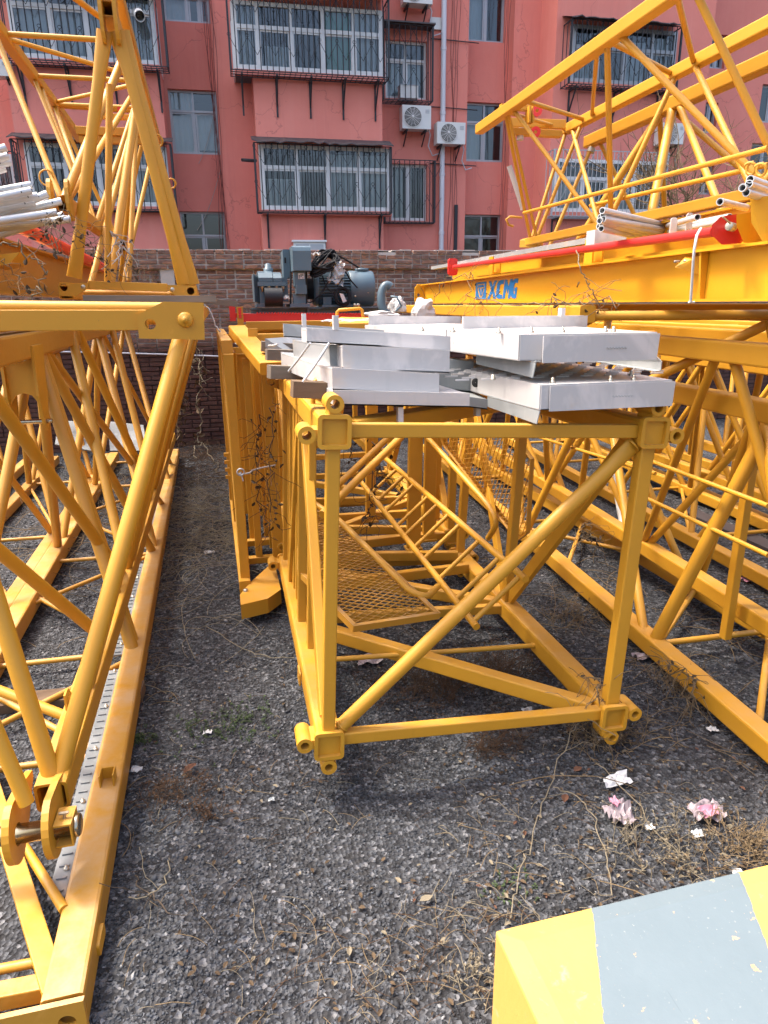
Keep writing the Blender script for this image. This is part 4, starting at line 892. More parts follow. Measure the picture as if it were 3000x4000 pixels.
# --- A: upright section on the ground at the left
dA = -.034
Ar = chordline((-.538, 0, .075), dA); Al = chordline((-1.30, 0, .075), dA); Aa = chordline((-.935, 0, 1.765), dA)
tA = jib('jib_section', 'lower left jib section standing on the ground with a galvanised walkway', Aa, Ar, Al, ((1.62, 9.2), (1.57, 9.3), (1.57, 9.3)),
    [(4.22, 3.64, .036), (4.30, 3.72, .030), (4.30, 5.30, .030), (4.36, 6.7, .024), (6.66, 5.34, .032), (6.74, 5.42, .024), (6.8, 8.5, .022), (8.85, 7.6, .028), (8.95, 7.7, .022)],
    [(4.22, 3.2, .03), (4.3, 5.6, .032), (6.7, 5.75, .03), (6.74, 7.6, .028), (8.9, 7.7, .028)],
    [(3.70, 3.70), (3.64, 2.9), (3.74, 4.7), (5.35, 5.35), (5.35, 4.5), (5.4, 6.5), (7.65, 7.65), (7.65, 6.6), (2.75, 2.75), (2.7, 3.5), (1.75, 1.75), (8.9, 8.9)], 'yellow_dusty', .13, .115)
# end brace and end plate near the camera
q = MB(); p0 = Ar(1.70)+V(-.03,.0,.06); p0 = at(212, 3870, 1.61); p1 = atz(-110, 2830, .16); q.beam(p0, p1, .026, .062, (0,1,0), .2); q.build('end_brace', 'yellow', tA)
q = MB(); q.tube(Ar(1.86)+V(-.05,.02,.05), atz(-60, 3060, .10), .016, 12); q.build('brace', 'yellow', tA)
e = Ar(1.565); q = MB(); q.plate(e+V(-.075,-.008,-.005), (1,-.034,0), (0,0,1), [(-.135,-.062), (.135,-.062), (.135,.062), (-.12,.045), (-.135,.03)], [(.085,-.006,.024), (-.07,-.012,.015)], .016); q.build('end_plate', 'yellow_dusty', tA)
q = MB(); q.beam(Ar(1.66)+V(-.06,0,-.0), V(-1.25, 1.66, .075), .055, .055); q.build('end_rail', 'yellow_dusty', tA)
p = Ar(2.48)+V(.01,0,.058); q = MB(); q.box(p.x-.028, p.x-.023, p.y-.03, p.y+.03, p.z, p.z+.05); q.box(p.x+.023, p.x+.028, p.y-.03, p.y+.03, p.z, p.z+.05); q.box(p.x-.0225, p.x+.0225, p.y+.025, p.y+.03, p.z, p.z+.05); q.build('clip', 'yellow', tA)
p = Ar(1.80)+V(.062,0,-.01); q = MB(); q.plate(p, (0,1,0), (0,0,1), rrect(.09, .045, .012), [], .012); q.build('lug', 'yellow', tA)
wk = []
for a, b_ in ((1.95, 3.45), (3.62, 5.05), (5.4, 6.9)):            # galvanised walkway planks beside the right chord
    q = MB(); c0, c1 = Ar(a)+V(-.088,0,.03), Ar(b_)+V(-.088,0,.03); q.beam(c0, c1, .058, .006, (0,0,1)); k = q.build('walkway_plank', 'galv_walk', tA); wk.append(k)
    q = MB()
    for i in range(int((b_-a)/.055)):
        c = c0.lerp(c1, (i+.5)/((b_-a)/.055)); q.obox(c+V(0,0,.006), (.016,0,0), (0,.004,0), (0,0,.003))
    tag(q.build('tread_slots', 'galv_walk', k), kind='stuff')
    for y in np.arange(a+.12, b_, .34): c = Ar(y)+V(-.078,0,.034); q = MB(); q.lathe(c, (0,0,1), [(0,.009), (.008,.009), (.008,.005), (.016,.005), (.016,.001)], 6); q.build('bolt', 'zinc_bolt', k)
# splice plates and pin below the top chord
p = Aa(4.0)
for dx_ in (-.075, .075):
    q = MB(); q.plate(p+V(dx_, -.06, -.20), (0,1,0), (0,0,1), [(-.10,.20), (-.12,-.05), (-.09,-.20), (-.05,-.24), (.0,-.20), (.05,-.05), (.10,.20)], [(-.05,-.19,.014)], .014); q.build('splice_plate', 'yellow', tA)
q = MB(); c = p+V(0,-.11,-.39); q.tube(c+V(-.12,0,0), c+V(.11,0,0), .012, 12); q.build('pin', 'steel_pin', tA)
q = MB(); q.plate(p+V(-.0,-.14,-.16), (1,0,0), (0,0,1), [(-.07,.14), (-.04,.09), (0,.075), (.04,.09), (.07,.14), (.07,-.14), (.04,-.09), (0,-.075), (-.04,-.09), (-.07,-.14)], [], .012); q.build('web_plate', 'yellow', tA)
# --- B: upside-down section nested against A
L0 = at(178, 3170, 2.05); dB = -.02
Bb = chordline((L0.x+.005, 2.05, L0.z), dB); PR = at(722, 1250, 3.05); Br = chordline((PR.x, 3.05, PR.z), dB); Bl = chordline((PR.x-.86, 3.05, PR.z), dB)
tB = jib('jib_section', 'upside down jib section leaning on the lower left one with a pinned lug in front', Bb, Br, Bl, ((2.12, 8.9), (3.10, 8.9), (3.10, 8.9)),
    [(2.17, 3.10, .031), (2.72, 3.22, .026), (4.18, 3.34, .028), (4.24, 5.3, .030), (6.1, 5.4, .030), (6.2, 7.1, .03), (7.9, 7.2, .03)],
    [(2.17, 2.62, .030), (4.10, 2.9, .030), (4.2, 5.2, .03), (6.1, 5.3, .03), (6.2, 7.1, .03)],
    [(3.3, 3.3, .022), (5.3, 5.3, .022), (7.1, 7.1, .022), (3.4, 5.2, .02), (5.4, 7.0, .02)], 'yellow', .105, .10)
a, b_ = at(362, 2457, 3.25), at(-80, 2090, 2.7); q = MB(); q.tube(a, b_, .028, 14); q.build('brace', 'yellow', tB)
a, b_ = at(252, 2796, 2.62), at(-60, 2675, 2.75); q = MB(); q.tube(a, b_, .021, 14); q.build('brace', 'yellow', tB)
a, b_ = at(105, 3140, 2.02), at(-70, 2730, 2.1); q = MB(); q.tube(a, b_, .024, 14, None, None); q.build('brace', 'yellow', tB)
lug = []
for dx_, nm in ((-.092, 'l'), (.022, 'r')):
    q = MB(); c = Bb(2.03)+V(dx_, 0, -.015); o = [(.28*math.cos(t)*.36+.0, .28*math.sin(t)*.36) for t in np.linspace(math.radians(120), math.radians(300), 14)]
    o = [(-.02+.095*math.cos(t), -.01+.105*math.sin(t)) for t in np.linspace(math.radians(95), math.radians(275), 14)] + [(.03,-.095), (.10,-.05), (.20,.03), (.20,.055), (.08,.085)]
    q.plate(c, (dB,1,0), (0,0,1), o, [(-.025,-.02,.036)], .022); lug.append(q.build('lug', 'yellow', tB))
c = Bb(2.005)+V(-.01,0,-.035); q = MB(); q.lathe(c+V(-.255,.004,-.002), (1,0,0), [(0,.001), (0,.026), (.012,.031), (.35,.031), (.35,.037), (.366,.037), (.370,.033), (.370,.001)], 24); q.build('pin', 'steel_pin', tB)
q = MB(); p = c+V(.072,0,0); q.box(p.x-.026, p.x+.022, p.y+.038, p.y+.044, p.z-.042, p.z+.042); q.box(p.x+.0225, p.x+.028, p.y-.044, p.y+.044, p.z-.042, p.z+.042); q.box(p.x-.026, p.x+.022, p.y-.044, p.y+.0375, p.z+.036, p.z+.042); q.box(p.x-.026, p.x+.022, p.y-.044, p.y+.0375, p.z-.042, p.z-.036); q.build('keeper_box', 'yellow', tB)
q = MB(); q.tube(p+V(0,-.01,.035), p+V(.006,-.01,.058), .005, 8); q.box(p.x-.012, p.x+.018, p.y-.015, p.y-.005, p.z+.0585, p.z+.064); q.build('split_pin', 'zinc_bolt', tB)
q = MB(); p = Bb(2.62)+V(.0,-.0,.05); q.plate(p+V(-.03,0,.02), (0,1,0), (0,0,1), [(-.05,-.03), (.05,-.03), (.05,.0), (.0,.055), (-.05,.05)], [(0,.02,.006)], .008); q.build('tab', 'yellow', tB)
# end rail with its plate, seen square on
zc = PR.z; q = MB(); q.beam(V(PR.x-1.02, 3.03, at(300,1243,3.03).z), V(at(575,1243,3.03).x, 3.03, at(575,1250,3.03).z), .05, .080, (0,0,1), .12); q.build('end_rail', 'yellow', tB)
q = MB(); q.tube(V(PR.x-1.02, 3.10, at(0,1192,3.1).z), V(PR.x-.05, 3.10, at(560,1208,3.1).z), .026, 16); q.build('end_tube', 'yellow', tB)
pl = [at(x, y, 3.0) for x, y in ((533,1232), (640,1178), (795,1182), (800,1327), (545,1322))]; o = at(680, 1255, 3.0); hp = at(588, 1266, 3.0)-o
q = MB(); q.plate(o, (1,0,0), (0,0,1), [((p-o).x, (p-o).z) for p in pl][::-1], [(hp.x, hp.z, .021)], .018); epl = q.build('end_plate', 'yellow', tB)
q = MB(); c = at(724, 1249, 2.99); q.lathe(c, (0,-1,0), [(0,.031), (.006,.031), (.016,.024), (.016,.013), (.024,.012), (.025,.001)], 22); q.build('boss', 'yellow', epl)
# --- E: upright section stacked on top
YE = 5.0; ER, EL, EA = at(742, 1137, YE), at(252, 1123, YE), at(425, 40, YE); dE = -.035
Er = chordline((ER.x, YE, ER.z), dE); El = chordline((EL.x, YE, ER.z), dE); Ea = chordline((EA.x, YE, EA.z), dE)
tE = jib('jib_section', 'upper left triangular jib section standing point up on the stack', Ea, Er, El, ((4.97, 9.3), (5.03, 9.5), (5.03, 9.5)),
    [(7.0, 5.9, .027), (7.1, 8.0, .022), (8.9, 8.1, .022), (6.3, 7.3, .02)], [(7.0, 5.95, .024), (7.08, 8.0, .022), (8.9, 8.1, .022)],
    [(6.0, 6.0, .02), (8.0, 8.0, .02), (6.1, 7.9, .02)], 'yellow', .085, .09)
for x0, y0, x1, y1, r_ in ((410,190,290,1085,.036), (462,190,722,1112,.038), (480,190,757,1112,.030)):
    a, b_ = at(x0, y0-70, YE), at(x1, y1, YE+.02); q = MB(); q.tube(a, b_, r_, 18, (0,1,0), (0,1,0), .28); q.build('brace', 'yellow', tE)
a, b_ = at(428, 330, YE+.25), at(420, 1102, YE+.2); q = MB(); q.tube(a, b_, .022, 14); q.build('brace', 'yellow', tE)
a, b_ = at(528, 440, YE+.9), at(432, 1102, YE+.3); q = MB(); q.tube(a, b_, .030, 14); q.build('brace', 'yellow', tE)
a, b_ = at(532, 490, YE+1.0), at(503, 1100, YE+.4); q = MB(); q.tube(a, b_, .018, 14); q.build('brace', 'yellow', tE)
for dx_ in (-.04, .04):
    q = MB(); c = at(428, 60, YE)+V(dx_,-.03,0); q.plate(c, (0,1,0), (0,0,1), [(.06*math.cos(t), .16*math.sin(t)) for t in np.linspace(0, 2*math.pi, 22)[:-1]], [(0,.05,.02)], .022); q.build('lug', 'yellow', tE)
for px0, hole, small in ((232, 250, 326), (657, 745, 674)):
    sgn = 1 if px0 < 400 else -1; Yp = YE-.03
    P5 = [(232,1103), (345,1106), (345,1125), (297,1158), (232,1156)] if sgn > 0 else [(655,1113), (768,1116), (770,1171), (710,1170), (655,1133)]
    pp = [at(x, y, Yp) for x, y in P5]; o = sum(pp, Vector())/5; h1, h2 = at(hole, 1137 if sgn < 0 else 1122, Yp)-o, at(small, 1131 if sgn < 0 else 1121, Yp)-o
    q = MB(); q.plate(o, (1,0,0), (0,0,1), [((p-o).x, (p-o).z) for p in pp][::-1], [(h1.x, h1.z, .024)], .018); k = q.build('end_plate', 'yellow', tE)
    q = MB(); q.lathe(o+h2+V(0,-.0095,0), (0,-1,0), [(0,.014), (.002,.013), (.002,.001)], 16); q.build('pin_end', 'zinc_bolt', k)
a, b_ = at(346, 1113, YE), at(654, 1124, YE); q = MB(); q.beam(V(a.x, YE, a.z), V(b_.x, YE, b_.z), .04, .052, (0,0,1), .1); q.build('end_rail', 'yellow', tE)
a, b_ = at(330, 1147, YE+.06), at(665, 1154, YE+.06); q = MB(); q.tube(a, b_, .026, 16); q.build('end_tube', 'yellow', tE)
quoit(tE, at(612, 550, YE+.2), (.1,1,.2), .036); quoit(tE, at(668, 717, YE+.1), (.1,1,.2), .028)
# --- K: upside-down section left of E
YK = 4.9; KB = at(243, 790, YK); dK = -.034
Kb = chordline((KB.x, YK, KB.z), dK)
d0 = ray(130, 297); 
for i in range(200):
    Yt = 4.2+i*.02; P_k = at(130, 297, Yt); want = KB.x-.43+dK*(Yt-YK)
    if P_k.x <= want: break
if P_k.x > want: P_k = at(130, 297, 5.8)
Kl = chordline(tuple(P_k), dK); Kr = chordline((P_k.x+.86, P_k.y, P_k.z), dK)
def yk(px_, f, lo=3.0, hi=9.5):        # depth at which a chord crosses image column px_
    best = None
    for i in range(330):
        Y = lo+(hi-lo)*i/329; d = f(Y)-CAM; u = CXP+FPX*d.dot(AR)/d.dot(AF)
        if best is None or abs(u-px_) < best[0]: best = (abs(u-px_), Y)
    return best[1]
Y1, Y2, Y3 = yk(8, Kl), yk(128, Kl), yk(212, Kl)
tK = jib('jib_section', 'upper left jib section lying point down beside the upright one', Kb, Kr, Kl, ((YK+.05, 9.0), (3.6, 9.3), (3.6, 9.3)),
    [(YK+.02, Y1, .028), (YK+.1, Y2, .021), (6.3, Y2+.1, .021), (6.4, Y3, .021), (8.0, Y3+.1, .021)],
    [(YK+.02, Y1-.35, .019), (6.25, Y2, .017), (6.35, Y3, .021), (8.0, Y3+.1, .019), (6.2, Y2+.25, .024)],
    [(Y1, Y1, .019), (Y2, Y2, .019), (Y3, Y3, .019), (Y2-.08, Y1+.08, .017), (Y2+.05, Y3-.05, .017), (Y1-.05, 3.8, .019), (8.0, Y3+.05, .022)], 'yellow', .085, .08)
for dx_ in (-.055, .045):
    q = MB(); c = Kb(YK)+V(dx_,-.02,.01); q.plate(c, (0,1,0), (0,0,1), [(.06*math.cos(t), .12*math.sin(t)) for t in np.linspace(0, 2*math.pi, 18)[:-1]], [(-.01,.03,.016)], .022); q.build('lug', 'yellow', tK)
a, b_ = at(300, 512, 7.4), at(612, 523, 7.4); q = MB(); q.beam(a, b_, .09, .07); q.build('end_rail', 'yellow', tK); a, b_ = at(310, 545, 7.4), at(600, 552, 7.4); q = MB(); q.beam(a, b_, .06, .06); q.build('end_rail', 'yellow', tK)
a, b_ = at(350, 452, 7.5), at(520, 460, 7.5); q = MB(); q.beam(a, b_, .05, .045); q.build('end_rail', 'yellow', tK)
for x, y0, y1 in ((468,420,460), (482,530,562)): a, b_ = at(x, y0, 7.3), at(x, y1, 7.3); q = MB(); q.box(a.x-.02, a.x+.02, 7.28, 7.32, b_.z, a.z); q.build('roller', 'red_paint', tK)
quoit(tK, at(178, 693, YK+.1), (.2,1,.1), .045)
# --- G: neighbour further left on the ground
Gr = chordline((-1.405, 0, .075), dA); Gl = chordline((-2.02, 0, .075), dA); Ga = chordline((-1.72, 0, 1.5), dA)
tG = jib('jib_section', 'jib section on the ground at the far left edge behind the first one', Ga, Gr, Gl, ((4.6, 9.3), (3.2, 9.3), (4.4, 9.3)),
    [(4.9, 4.4), (5.0, 6.0), (6.9, 6.1), (7.0, 8.0), (8.8, 8.1)], [(4.9, 5.2), (6.9, 5.6, .032), (7.0, 7.9, .032), (8.8, 8.0)], [(4.5, 4.5), (6.0, 6.0), (8.0, 8.0), (4.6, 5.9), (6.1, 7.9)], 'yellow_dusty')
Hr = chordline((-2.34, 0, .075), dA); Hl = chordline((-3.1, 0, .075), dA); Ha = chordline((-2.7, 0, 1.5), dA)
jib('jib_section', 'jib section glimpsed at the far left next to the brick wall', Ha, Hr, Hl, ((6.6, 9.6), (6.6, 9.6), (6.6, 9.6)), [(7.2, 6.8), (7.3, 8.2), (9.0, 8.3)], [(7.2, 6.8), (7.3, 8.2), (9.0, 8.3)], [(7, 7), (8.2, 8.2)], 'yellow_dusty')
timb = MB(); a, b_ = atz(-60, 2760, .03), atz(560, 2700, .03); timb.beam(a, b_, .12, .06, (0,0,1), .05); tag(timb.build('timber', 'wood', None, org=a), 'brown plank on the gravel under the lower left jib section', 'timber')
# --- girder, red rod and scaffold tubes at the left
gx = -1.26
gi = thing('steel_girder', 'yellow steel girder lying on the left stack behind the jib section', 'girder', (gx, 6.3, 1.98))
zb, zt = at(0, 1146, 4.45).z, at(0, 915, 4.45).z
def gbar(own, x0, x1, y0, y1, z0, z1, nm, mat='yellow', dx=-.02): q = MB(); q.prism([(x0+dx*y0, y0, z0), (x1+dx*y0, y0, z0), (x1+dx*y1, y1, z0), (x0+dx*y1, y1, z0)], (0, 0, z1-z0)); return q.build(nm, mat, own)
gbar(gi, gx-.005, gx+.010, 3.2, 9.4, zb+.014, zt-.014, 'web', 'yellow_dusty'); gbar(gi, gx-.08, gx+.085, 3.2, 9.4, zb, zb+.0135, 'flange', 'yellow_dusty'); gbar(gi, gx-.08, gx+.085, 3.2, 9.4, zt-.0135, zt, 'flange', 'yellow_dusty')
p = at(30, 985, 4.4); q = MB(); q.prism([p+V(-.1,0,-.02), p+V(.06,0,.0), p+V(.0,0,-.06), p+V(-.1,0,-.08)], (0,.3,0)); q.build('bracket', 'yellow', gi)
a, b_ = at(-30, 830, 4.6), at(415, 1052, 8.2); q = MB(); q.tube(a, b_, .045, 18); ro = q.build('tie_rod', 'red_paint', None, org=a); tag(ro, 'red painted tie rod lying along the left girder', 'rod')
sc = 0
SPX = [(0,590,22,577), (0,617,30,610), (0,640,38,632), (0,665,20,658), (0,745,122,722), (0,770,122,745), (0,792,148,765), (0,815,135,790), (0,835,185,757), (0,846,240,785), (0,862,222,830), (0,880,200,860), (0,890,275,855), (40,905,250,840), (0,905,190,780)]
ORD = ['topmost', 'second', 'third', 'fourth', 'fifth', 'sixth', 'seventh', 'eighth', 'ninth', 'tenth', 'eleventh', 'twelfth', 'thirteenth', 'fourteenth', 'lowest']
SORT = sorted(range(len(SPX)), key=lambda k: SPX[k][3])
for i, (x0, y0, x1, y1) in enumerate(SPX):
    Y = 4.5+.06*(i%5); a, b_ = at(x1, y1, Y), at(x0-260, y0+(y0-y1)*260/max(40,(x1-x0)), Y-.15)
    if i < 4: b_ = at(-160, y0+40, Y-.1)
    q = MB(); q.pipe(a, b_, .021, .0175, 16); o = q.build('scaffold_tube', 'pipe_zinc', None, org=a)
    tag(o, ORD[SORT.index(i)]+' scaffold tube from the top in the bundle at the left edge', 'tube', 'scaffold tubes bundled on the left stack')
    d = (b_-a).normalized(); s_ = V(0,-1,0).cross(d).normalized(); q = MB(); q.lathe(a+d*.05+V(0,-.0205,0), (0,-1,0), [(0,.006), (.001,.005), (.001,.001)], 8); q.build('pin_hole', 'black_hole', o)
a, b_ = at(330, 1166, 4.2), at(985, 1190, 4.2); q = MB(); q.beam(V(a.x, 4.2, a.z), V(b_.x-.2, 4.2, a.z-.01), .09, .035, (0,0,1), .05); tag(q.build('plank', 'wood_grey', None, org=a), 'grey plank between the stacked jib sections at the left', 'plank')
a, b_ = at(780, 1172, 6.5), at(928, 1188, 6.5); q = MB(); q.beam(a, b_, .1, .05, (0,0,1), .05); tag(q.build('plank', 'wood_grey', None, org=a), 'grey plank end sticking out right of the left stack before the brick wall', 'plank')
q = MB(); q.prism([at(228,1640,8.6), at(340,1650,8.6), at(355,1760,8.2), at(215,1735,8.2)], (0,.02,-.02)); tag(q.build('sheet', 'galv_walk', None, org=at(300,1700,8.4)), 'pale bent sheet lying behind the left jib sections by the wall', 'sheet')
q = MB(); q.prism([at(420,1645,8.8), at(560,1660,8.8), at(575,1760,8.3), at(430,1760,8.3)], (0,.02,-.02)); tag(q.build('sheet', 'galv_walk', None, org=at(480,1700,8.5)), 'light grey sheet leaning behind the left section next to the wall', 'sheet')
# ================================================================ right hand stack
def line_z(p, q, z):        # chord through two photo points at one height
    a, b_ = atz(*p, z), atz(*q, z); dx = (b_.x-a.x)/(b_.y-a.y); return chordline((a.x, a.y, z), dx)
Ml = line_z((2985,2891), (2241,2249), .105); Mr = line_z((2828,2358), (2343,2076), .10)
Ma = chordline((2.42, 0, 1.425), .035)
def colY(f, px_, lo=1.2, hi=9.5): return yk(px_, f, lo, hi)
tM = jib('jib_section', 'lower right jib section standing on the gravel beside the mast', Ma, Mr, Ml, ((1.2, 8.6), (1.2, 8.6), (1.2, 8.6)),
    [(2.85, 2.05, .026), (2.92, 3.7, .028), (4.55, 3.78, .026), (4.62, 5.3, .026), (6.2, 5.4, .026), (6.3, 7.0, .026), (7.8, 7.1, .026)],
    [(2.80, 3.05, .036), (2.86, 1.9, .034), (4.50, 3.14, .027), (4.58, 5.0, .030), (6.2, 5.1, .028), (6.3, 6.9, .028), (7.8, 7.0, .028)],
    [(3.05, 3.05, .017), (3.7, 3.02, .018), (3.05, 2.2, .018), (5.2, 4.2, .016), (4.4, 5.2, .016), (5.3, 5.3, .016), (1.9, 1.9, .018), (2.1, 2.1, .024), (6.9, 6.9, .016)], 'yellow', .105, .10)
Nb = line_z((2985,2429), (2327,2013), .30); Nl = chordline((2.20, 0, 1.71), .04); Nr = chordline((3.05, 0, 1.71), .04)
tN = jib('jib_section', 'upside down jib section nested beside the lower right one', Nb, Nr, Nl, ((1.4, 8.6), (1.4, 8.6), (1.2, 8.6)),
    [(2.4, 3.1), (4.0, 3.2), (4.1, 4.9), (5.7, 5.0), (5.8, 6.6)], [(4.05, 3.0, .024), (4.12, 5.1, .024), (5.75, 5.2, .026), (5.85, 6.8, .026), (7.5, 6.9, .026), (2.45, 2.9, .026)],
    [(3.0, 3.0), (4.9, 4.9), (6.6, 6.6)], 'yellow', .095, .10)
for (x0, y0), (x1, y1), X0 in (((2542,1801), (3000,1976), 2.30), ((2524,1946), (3000,2169), 2.34), ((2080,1700), (2560,1850), 2.5)):
    d0, d1 = ray(x0, y0), ray(x1, y1); q = MB(); q.tube(CAM+d0*(X0/d0.x), CAM+d1*(X0/d1.x), .012, 10); q.build('guard_rod', 'yellow', tN)
a, b_ = at(2960, 1640, 2.95), at(2958, 2345, 2.95); q = MB(); q.beam(a, V(a.x, a.y, .15), .045, .05, (0,1,0), .2); q.build('post', 'yellow', tM)
for X0, ra, lab in ((3.75, 1.45, 'jib section on the ground behind the two right hand ones'), (4.65, 1.5, 'jib section furthest right at the back of the yard')):
    jib('jib_section', lab, chordline((X0, 0, ra), .04), chordline((X0+.42, 0, .1), .04), chordline((X0-.42, 0, .1), .04), ((3.2, 9), (3.0, 9), (3.0, 9)), zig(3.2, 8.6, 4), zig(3.2, 8.6, 4), [(y, y, .016) for y in (3.4, 4.6, 6, 7.4, 8.6)]+[(4.6, 3.4, .016), (6, 4.6, .016)], 'yellow', .1, .095, .026)
    jib('jib_section', lab.replace('jib section', 'upside down jib section').replace('on the ground behind', 'nested behind').replace('furthest right', 'nested furthest right'), chordline((X0+.45, 0, .3), .04), chordline((X0+.87, 0, 1.7), .04), chordline((X0+.03, 0, 1.7), .04), ((3.2, 9), (3.0, 9), (3.0, 9)), zig(3.2, 8.6, 4), zig(3.2, 8.6, 4), [(y, y, .016) for y in (3.4, 4.6, 6, 7.4)], 'yellow', .1, .095, .026)
# flat-lying section directly under the girder
T1a, T1b = at(2400, 1219, 4.0), at(3000, 1237, 2.85)
tQ = thing('flat_jib_section', 'jib section lying flat between the branded girder and the galvanised platforms', 'jib section', (2.1, 5, 1.8), 'triangular jib sections')
zq = 1.885; cr = chordline((2.48, 0, zq), .045); clq = chordline((1.62, 0, zq), .045)
for f, a, b_ in ((cr, 1.3, 8.4), (clq, 3.3, 8.4)): q = MB(); q.beam(f(a), f(b_), .085, .085, (0,0,1), .2); q.build('chord', 'yellow', tQ)
for a, b_, r_ in ((3.1, 4.6, .020), (3.15, 3.6, .02), (4.7, 3.7, .020), (4.8, 6.0, .022), (6.1, 5.0, .02), (6.2, 7.4, .02), (2.95, 3.35, .024), (7.5, 6.3, .02)):
    q = MB(); q.tube(cr(a)+V(0,0,-.01), clq(b_)+V(0,0,-.01), r_, 12); q.build('brace', 'yellow', tQ)
for a, b_ in ((2.98, 3.6), (3.04, 2.3), (4.7, 4.0), (4.8, 5.6)):
    q = MB(); q.tube(cr(a)+V(0,0,-.03), V(cr(b_).x-.42, b_, 1.45), .026, 12); q.build('brace', 'yellow', tQ)
# --- branded girder
XG = lambda Y: 1.955+.043*Y
zb, zt = 1.940, 2.165; gg = thing('steel_girder', 'bright yellow girder with blue maker lettering on the right stack', 'girder', (2.2, 5, zb))
def gpr(own, o0, o1, y0, y1, z0, z1, nm, mat='yellow_bright'): q = MB(); q.prism([(XG(y0)+o0, y0, z0), (XG(y0)+o1, y0, z0), (XG(y1)+o1, y1, z0), (XG(y1)+o0, y1, z0)], (0,0,z1-z0)); return q.build(nm, mat, own)
web = gpr(gg, .052, .062, 1.2, 8.55, zb+.0125, zt-.0115, 'web'); gpr(gg, 0, .12, 1.2, 8.6, zt-.011, zt, 'flange'); gpr(gg, 0, .12, 1.2, 8.6, zb, zb+.012, 'flange')
q = MB(); q.plate((XG(8.6)+.03, 8.62, (zb+zt)/2-.01), (1,0,0), (0,0,1), [(-.10,-.08), (-.06,-.13), (.10,-.13), (.10,.13), (-.06,.13), (-.10,.08)], [(-.05,0,.02)], .02); q.build('end_plate', 'yellow_bright', gg)
c = at(2740, 1030, 2.9); q = MB(); q.prism([at(2635,1045,3.02), at(2680,1002,3.02), at(2730,1000,2.95), at(2735,1075,2.95), at(2660,1050,3.0)], (.05,.0,0)); q.build('pin_pocket', 'yellow_bright', gg)
q = MB(); q.prism([V(XG(2.9)+.008, 2.9, zt-.012), V(XG(2.9)+.05, 2.9, zt-.012), V(XG(2.9)+.05, 2.9, zb+.013), V(XG(2.9)+.03, 2.9, zb+.013)], (0,.012,0)); q.build('stiffener', 'yellow_bright', gg)
for x, y in ((2642,1022), (2680,1020), (2700,1024)):
    p = at(x, y, 3.0); q = MB(); q.lathe(p, (-1,-.2,0), [(-.02,.006), (.012,.006), (.013,.001)], 10); q.build('bolt', 'zinc_bolt', gg)
g2 = thing('steel_girder', 'second yellow girder behind the branded one with angled end plates', 'girder', (2.6, 5, 1.96)); z2 = at(3000, 781, 2.9).z
gpr(g2, .33, .35, 1.2, 8.3, 1.945, z2-.012, 'web'); gpr(g2, .29, .42, 1.2, 8.3, z2-.0115, z2, 'flange'); gpr(g2, .20, .329, 1.2, 6.9, 2.185, 2.20, 'ledge')
q = MB(); q.prism([at(2877,838,2.62), at(2930,830,2.62), at(2930,946,2.62), at(2905,948,2.62), at(2877,880,2.62)], (.12,0.02,0)); q.build('end_gusset', 'yellow_bright', g2)
q = MB(); q.prism([at(2930,775,2.55), at(3020,762,2.5), at(3020,940,2.5), at(2980,945,2.52), at(2935,870,2.55)], (.10,0.02,0)); q.build('end_gusset', 'yellow_bright', g2)
q = MB(); q.prism([at(2915,765,2.6), at(2925,690,2.6), at(2945,690,2.6), at(2955,760,2.6)], (.01,.03,0)); q.build('end_gusset', 'yellow_bright', g2)
# lettering on the web, cut as thin plates
def letters(own, text_shapes, y_far, y_near, z0, z1):
    for nm, polys in text_shapes:
        q = MB()
        for poly in polys:
            pts = []
            for u, v in poly:
                Y = y_far+(y_near-y_far)*u; pts.append(V(XG(Y)+.0515, Y, z0+(z1-z0)*v))
            q.prism(pts, (-.0025,0,0))
        q.build(nm, 'blue', own)
YF, YN = yk(1857, lambda Y: V(XG(Y)+.05, Y, 2.05), 3, 9), yk(2017, lambda Y: V(XG(Y)+.05, Y, 2.05), 3, 9)
sl_ = .03
def S(poly): return [(u+sl_*v, v) for u, v in poly]
X_ = [S([(.33,0),(.39,0),(.53,1),(.47,1)]), S([(.33,1),(.39,1),(.47,.42),(.44,.30)]), S([(.44,.42),(.47,.55),(.55,0),(.48,0)])]
C_ = [S([(.54,.2),(.57,.05),(.62,0),(.69,0),(.68,.22),(.63,.22),(.61,.3),(.61,.7),(.63,.78),(.69,.78),(.70,1),(.62,1),(.57,.95),(.54,.8)])]
M_ = [S([(.70,0),(.755,0),(.765,.6),(.80,.25),(.83,.6),(.825,0),(.875,0),(.885,1),(.84,1),(.805,.6),(.765,1),(.715,1)])]
G_ = [S([(.88,.2),(.905,.05),(.94,0),(1.0,0),(1.0,.55),(.945,.55),(.945,.38),(.96,.38),(.96,.22),(.94,.22),(.93,.3),(.93,.7),(.945,.78),(1.0,.78),(1.0,1),(.94,1),(.905,.95),(.88,.8)])]
E_ = [[(0,0),(.29,0),(.29,.10),(0,.10)], [(0,.90),(.29,.90),(.29,1),(0,1)], [(0,.10),(.05,.10),(.05,.90),(0,.90)], [(.24,.10),(.29,.10),(.29,.90),(.24,.90)], [(.07,.84),(.22,.84),(.22,.70),(.07,.70)], [(.07,.64),(.13,.64),(.16,.30),(.145,.14)], [(.16,.64),(.22,.64),(.175,.16)], [(.06,.52),(.10,.18),(.12,.12),(.06,.12)], [(.23,.52),(.20,.18),(.18,.12),(.23,.12)]]
letters(web, [('emblem', E_), ('letter', X_), ('letter', C_), ('letter', M_), ('letter', G_)], YF, YN, zb+.035, zt-.04)
